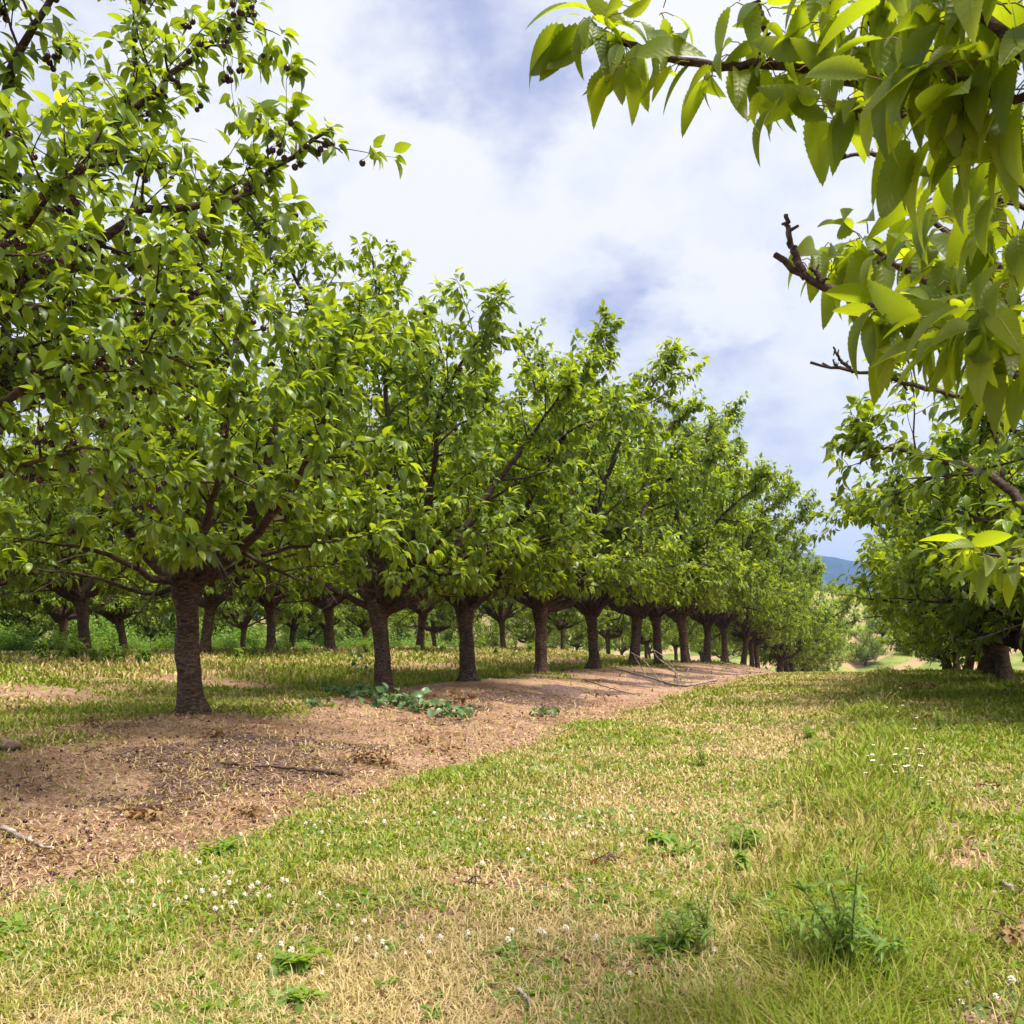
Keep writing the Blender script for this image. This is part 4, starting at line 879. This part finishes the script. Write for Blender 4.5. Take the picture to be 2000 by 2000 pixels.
for i in range(150):
    X = -.22 + rg.gauss(0, .25); d = 3.0 * math.exp(rg.random() * 1.9); Y = d / CS; px = 1000 + FPX * (X * CS + Y * SN) / (-X * SN + Y * CS); z = float(terr(X, Y)); py = HOR - (z - CAMZ) * FPX / (-X * SN + Y * CS)
    if py < 1995 and px < 2000: weed(rg.choice([0, 1, 1, 2, 2, 3, 3]), px, py, rg.uniform(.3, .7), "leafy green weed in the rank strip along the right side of the lane", "weeds in the rank strip")
k_ = 0
while k_ < 60:
    px = rg.uniform(0, 1500); py = 1420 + 575 * rg.random() ** .8; p = G(px, py)
    if p[0] < -3.1 or p[0] > -.6 or vn(p[0], p[1], .9, 5) < .42: continue
    k_ += 1; weed(2, px, py, rg.uniform(.2, .42), "small broad-leaved weed pressed flat in the mown lane", "broad-leaved weeds in the mown lane")
for i in range(26):
    x, y = row_xy(rg.uniform(0, 1150), -16.6 + rg.uniform(-1, 1)); px = 1000 + FPX * (x * CS + y * SN) / (-x * SN + y * CS); dd = -x * SN + y * CS
    weed(rg.choice([0, 1, 3]), px, HOR + (CAMZ - float(terr(x, y))) * FPX / dd, rg.uniform(1.4, 2.4), "tall yellowing weed at the foot of the second left row", "weeds under the second left row")

# ------------------------------------------------------------------ grass
def grass(name, n, rmin, rmax, a0, a1, label, seed, hfun, keep, wmul=1.0, flatness=.6, kfun=None, pw=0.0, zmin=.12):
    rng = np.random.default_rng(seed); u = rng.random(n); r = rmin * (rmax / rmin) ** (u ** (1 + pw)); a = rng.uniform(a0, a1, n)
    X = r * np.sin(a); Y = r * np.cos(a); dirt, dry, st = masks(X, Y); k = rng.random(n) < keep(X, Y, dirt, dry, r); X, Y, r, dirt, dry = X[k], Y[k], r[k], dirt[k], dry[k]; n = len(X)
    Z = terr(X, Y) - .004; h = hfun(X, Y, dry, r, rng) ; az = rng.random(n) * 6.283; ln = rng.uniform(.15, 1., n) * flatness + .1
    o_ = np.stack([np.cos(az), np.sin(az), 0 * az], -1); wdt = np.maximum(.0022, .00078 * r) * rng.uniform(.7, 1.5, n) * wmul
    b2 = az + rng.normal(1.57, .5, n); s = np.stack([np.cos(b2), np.sin(b2), 0 * az], -1) * wdt[:, None]
    B = np.stack([X, Y, Z], -1); M = B + o_ * (h * ln * .5)[:, None] + np.array([0, 0, 1.]) * (h * np.sqrt(np.clip(1 - ln * .6, zmin * zmin, 1)) * .6)[:, None]
    Tp = B + o_ * (h * ln * 1.25)[:, None] + np.array([0, 0, 1.]) * (h * np.clip(1.05 - ln * .75, zmin, 1))[:, None]
    V = np.stack([B - s, B + s, M + s * .8, M - s * .8, Tp], 1).reshape(-1, 3); i = np.arange(n)[:, None] * 5
    Q = i + np.array([[0, 1, 2, 3]]); T_ = i + np.array([[3, 2, 4]]); rn = np.clip(dry * .85 + rng.normal(0, .30, n) + .02, 0, 1)
    if kfun is not None: rn = kfun(rn, X, Y, rng)
    g = Geo(); g.add(V, Q, T_, 0, np.repeat(rn, 5)); o = g.build(name, M_GRASS); tag(o, label, "grass", None, 'stuff'); print(name, n); return o
A0, A1 = R(-54), R(12)
lane_h = lambda X, Y, dry, r, g: (.028 + .035 * (1 - dry)) * g.uniform(.5, 1.5, len(X)) * (1 + 1.6 * np.exp(-((X + .2) / .38) ** 2)) * (1 + .03 * r * (X > -3.6)) * np.where(X < -8.5, 1.7, 1)
grass("grass", 430000, 2.3, 34, A0, A1, "short mown grass, part green and part dry, over lane and alley", 1, lane_h, lambda X, Y, d, y, r: (1 - d * .985) * (.45 + .55 * ss(.32, .55, fbm(X, Y, 2.4, 71, 3))), 1.0, .9)
grass("grass", 100000, 20, 75, A0, A1, "longer grass farther out around the trunks and over the crest", 2, lambda X, Y, dry, r, g: .11 * g.uniform(.5, 1.5, len(X)) * np.where((X > -8) & (X < 0), .7, 1.3), lambda X, Y, d, y, r: (1 - d * .97), 1.0, .6)
grass("tall_grass", 90000, 2.6, 26, R(-30), R(10), "taller green blades in the rank strip beside the lane", 3, lambda X, Y, dry, r, g: .15 * g.uniform(.3, 1.7, len(X)), lambda X, Y, d, y, r: np.exp(-((X + .22) / .30) ** 2) * (1 - .6 * d) * ss(.35, .6, fbm(X, Y, 1.5, 77, 3)), 1.1, .7, lambda rn, X, Y, g: np.clip(rn * .55, 0, 1))
grass("straw", 110000, 2.3, 16, A0, A1, "loose cut straw and dead stalks lying flat on the lane and soil", 4, lambda X, Y, dry, r, g: .085 * g.uniform(.3, 1.3, len(X)), lambda X, Y, d, y, r: .12 + .7 * y * (1 - d) + .12 * d, .7, 1.5, lambda rn, X, Y, g: np.clip(.80 + g.normal(0, .14, len(rn)), .45, 1), 0., .04)
# ground litter: crumbs, bark bits and shredded leaves on the bare soil
def litter(name, n, seed, m, keep, L, label, rmax=17, flat=.25, rnd=None, wd=.3):
    rng = np.random.default_rng(seed); r = 2.4 * (rmax / 2.4) ** rng.random(n); a = rng.uniform(A0, A1, n); X = r * np.sin(a); Y = r * np.cos(a); d, y, st = masks(X, Y); k = rng.random(n) < keep(X, Y, d, y, st); X, Y, r = X[k], Y[k], r[k]; n = len(X)
    p = np.stack([X, Y, terr(X, Y) + .004 + rng.random(n) * .008], -1); v = rng.normal(0, 1, (n, 3)) * [1, 1, flat]; LL = L * rng.uniform(.4, 1.4, n) * (1 + .05 * r)
    g = Geo(); add_leaves(g, p, v, np.array([0, 0, 1.]) + rng.normal(0, .45, (n, 3)), LL, LL * wd * rng.uniform(.5, 1.3, n), LT2, rng.uniform(-.6, .9, n), rng.uniform(-.3, .8, n), 0, rng.random(n) if rnd is None else rnd(n, rng)); o = g.build(name, m); tag(o, label, "ground litter", None, 'stuff'); print(name, n)
litter("leaf_litter", 110000, 11, M_DEAD, lambda X, Y, d, y, st: d * (.18 + .8 * st) * (X < -3) + .10, .022, "crumbled dead leaves and bark bits scattered over the soil", flat=.5)
litter("soil_crumbs", 110000, 14, plain("soil_crumb", (.08, .04, .035), .95, .1, (.58, .42, .32), 30), lambda X, Y, d, y, st: d * (.35 + .6 * st) * ss(.4, .6, fbm(X, Y, 2.2, 91, 3)), .017, "loose clods and crumbs of soil on the dirt strip", flat=.6, wd=.5)
litter("twig_litter", 60000, 15, M_DEAD, lambda X, Y, d, y, st: d * (.4 + .6 * ss(.4, .6, fbm(X, Y, 1.4, 95, 3))) * (X < -3), .06, "thin broken twigs and stalks strewn over the bare soil", 18, .12, None, .05)
litter("dry_stalks", 60000, 16, plain("dry_stalk", (.50, .36, .22), .8, .2, (.30, .19, .11), 4), lambda X, Y, d, y, st: d * (.35 + .65 * ss(.4, .6, fbm(X, Y, 1.1, 97, 3))) * (X < -3), .055, "pale dry grass stalks lying flat on the bare soil", 18, .08, None, .04)
litter("clover_leaves", 230000, 12, M_WEED, lambda X, Y, d, y, st: (1 - d) * np.clip(1.25 - y * 1.15, .08, 1) * ss(.36, .56, fbm(X, Y, 1.7, 81, 3)) * (X > -5), .027, "small clover leaves mixed into the mown grass", 14, .35, lambda n, g: g.beta(2, 2, n) * .8, .55)
litter("sprouts", 12000, 13, M_WEED, lambda X, Y, d, y, st: d * .12 * ss(.5, .65, fbm(X, Y, 1.3, 85, 3)), .02, "tiny green sprouts on the bare soil", 16, 1.2, None, .25)

# ------------------------------------------------------------------ air
HAZE = True
if HAZE:
    g = Geo(); x0, x1, y0, y1, z0, z1 = -9200, 9200, -9200, 9200, -40, 420
    g.add([(x0, y0, z0), (x1, y0, z0), (x1, y1, z0), (x0, y1, z0), (x0, y0, z1), (x1, y0, z1), (x1, y1, z1), (x0, y1, z1)], [(0, 3, 2, 1), (4, 5, 6, 7), (0, 1, 5, 4), (1, 2, 6, 5), (2, 3, 7, 6), (3, 0, 4, 7)])
    m, t, o = mat("haze"); pv = t.new('ShaderNodeVolumePrincipled'); pv.inputs['Color'].default_value = (.30, .50, 1.0, 1); pv.inputs['Density'].default_value = .0002; t.l.new(pv.outputs[0], o.inputs['Volume'])
    tag(g.build("haze", m, smooth=False), "thin bluish summer haze in the air", kind='stuff')
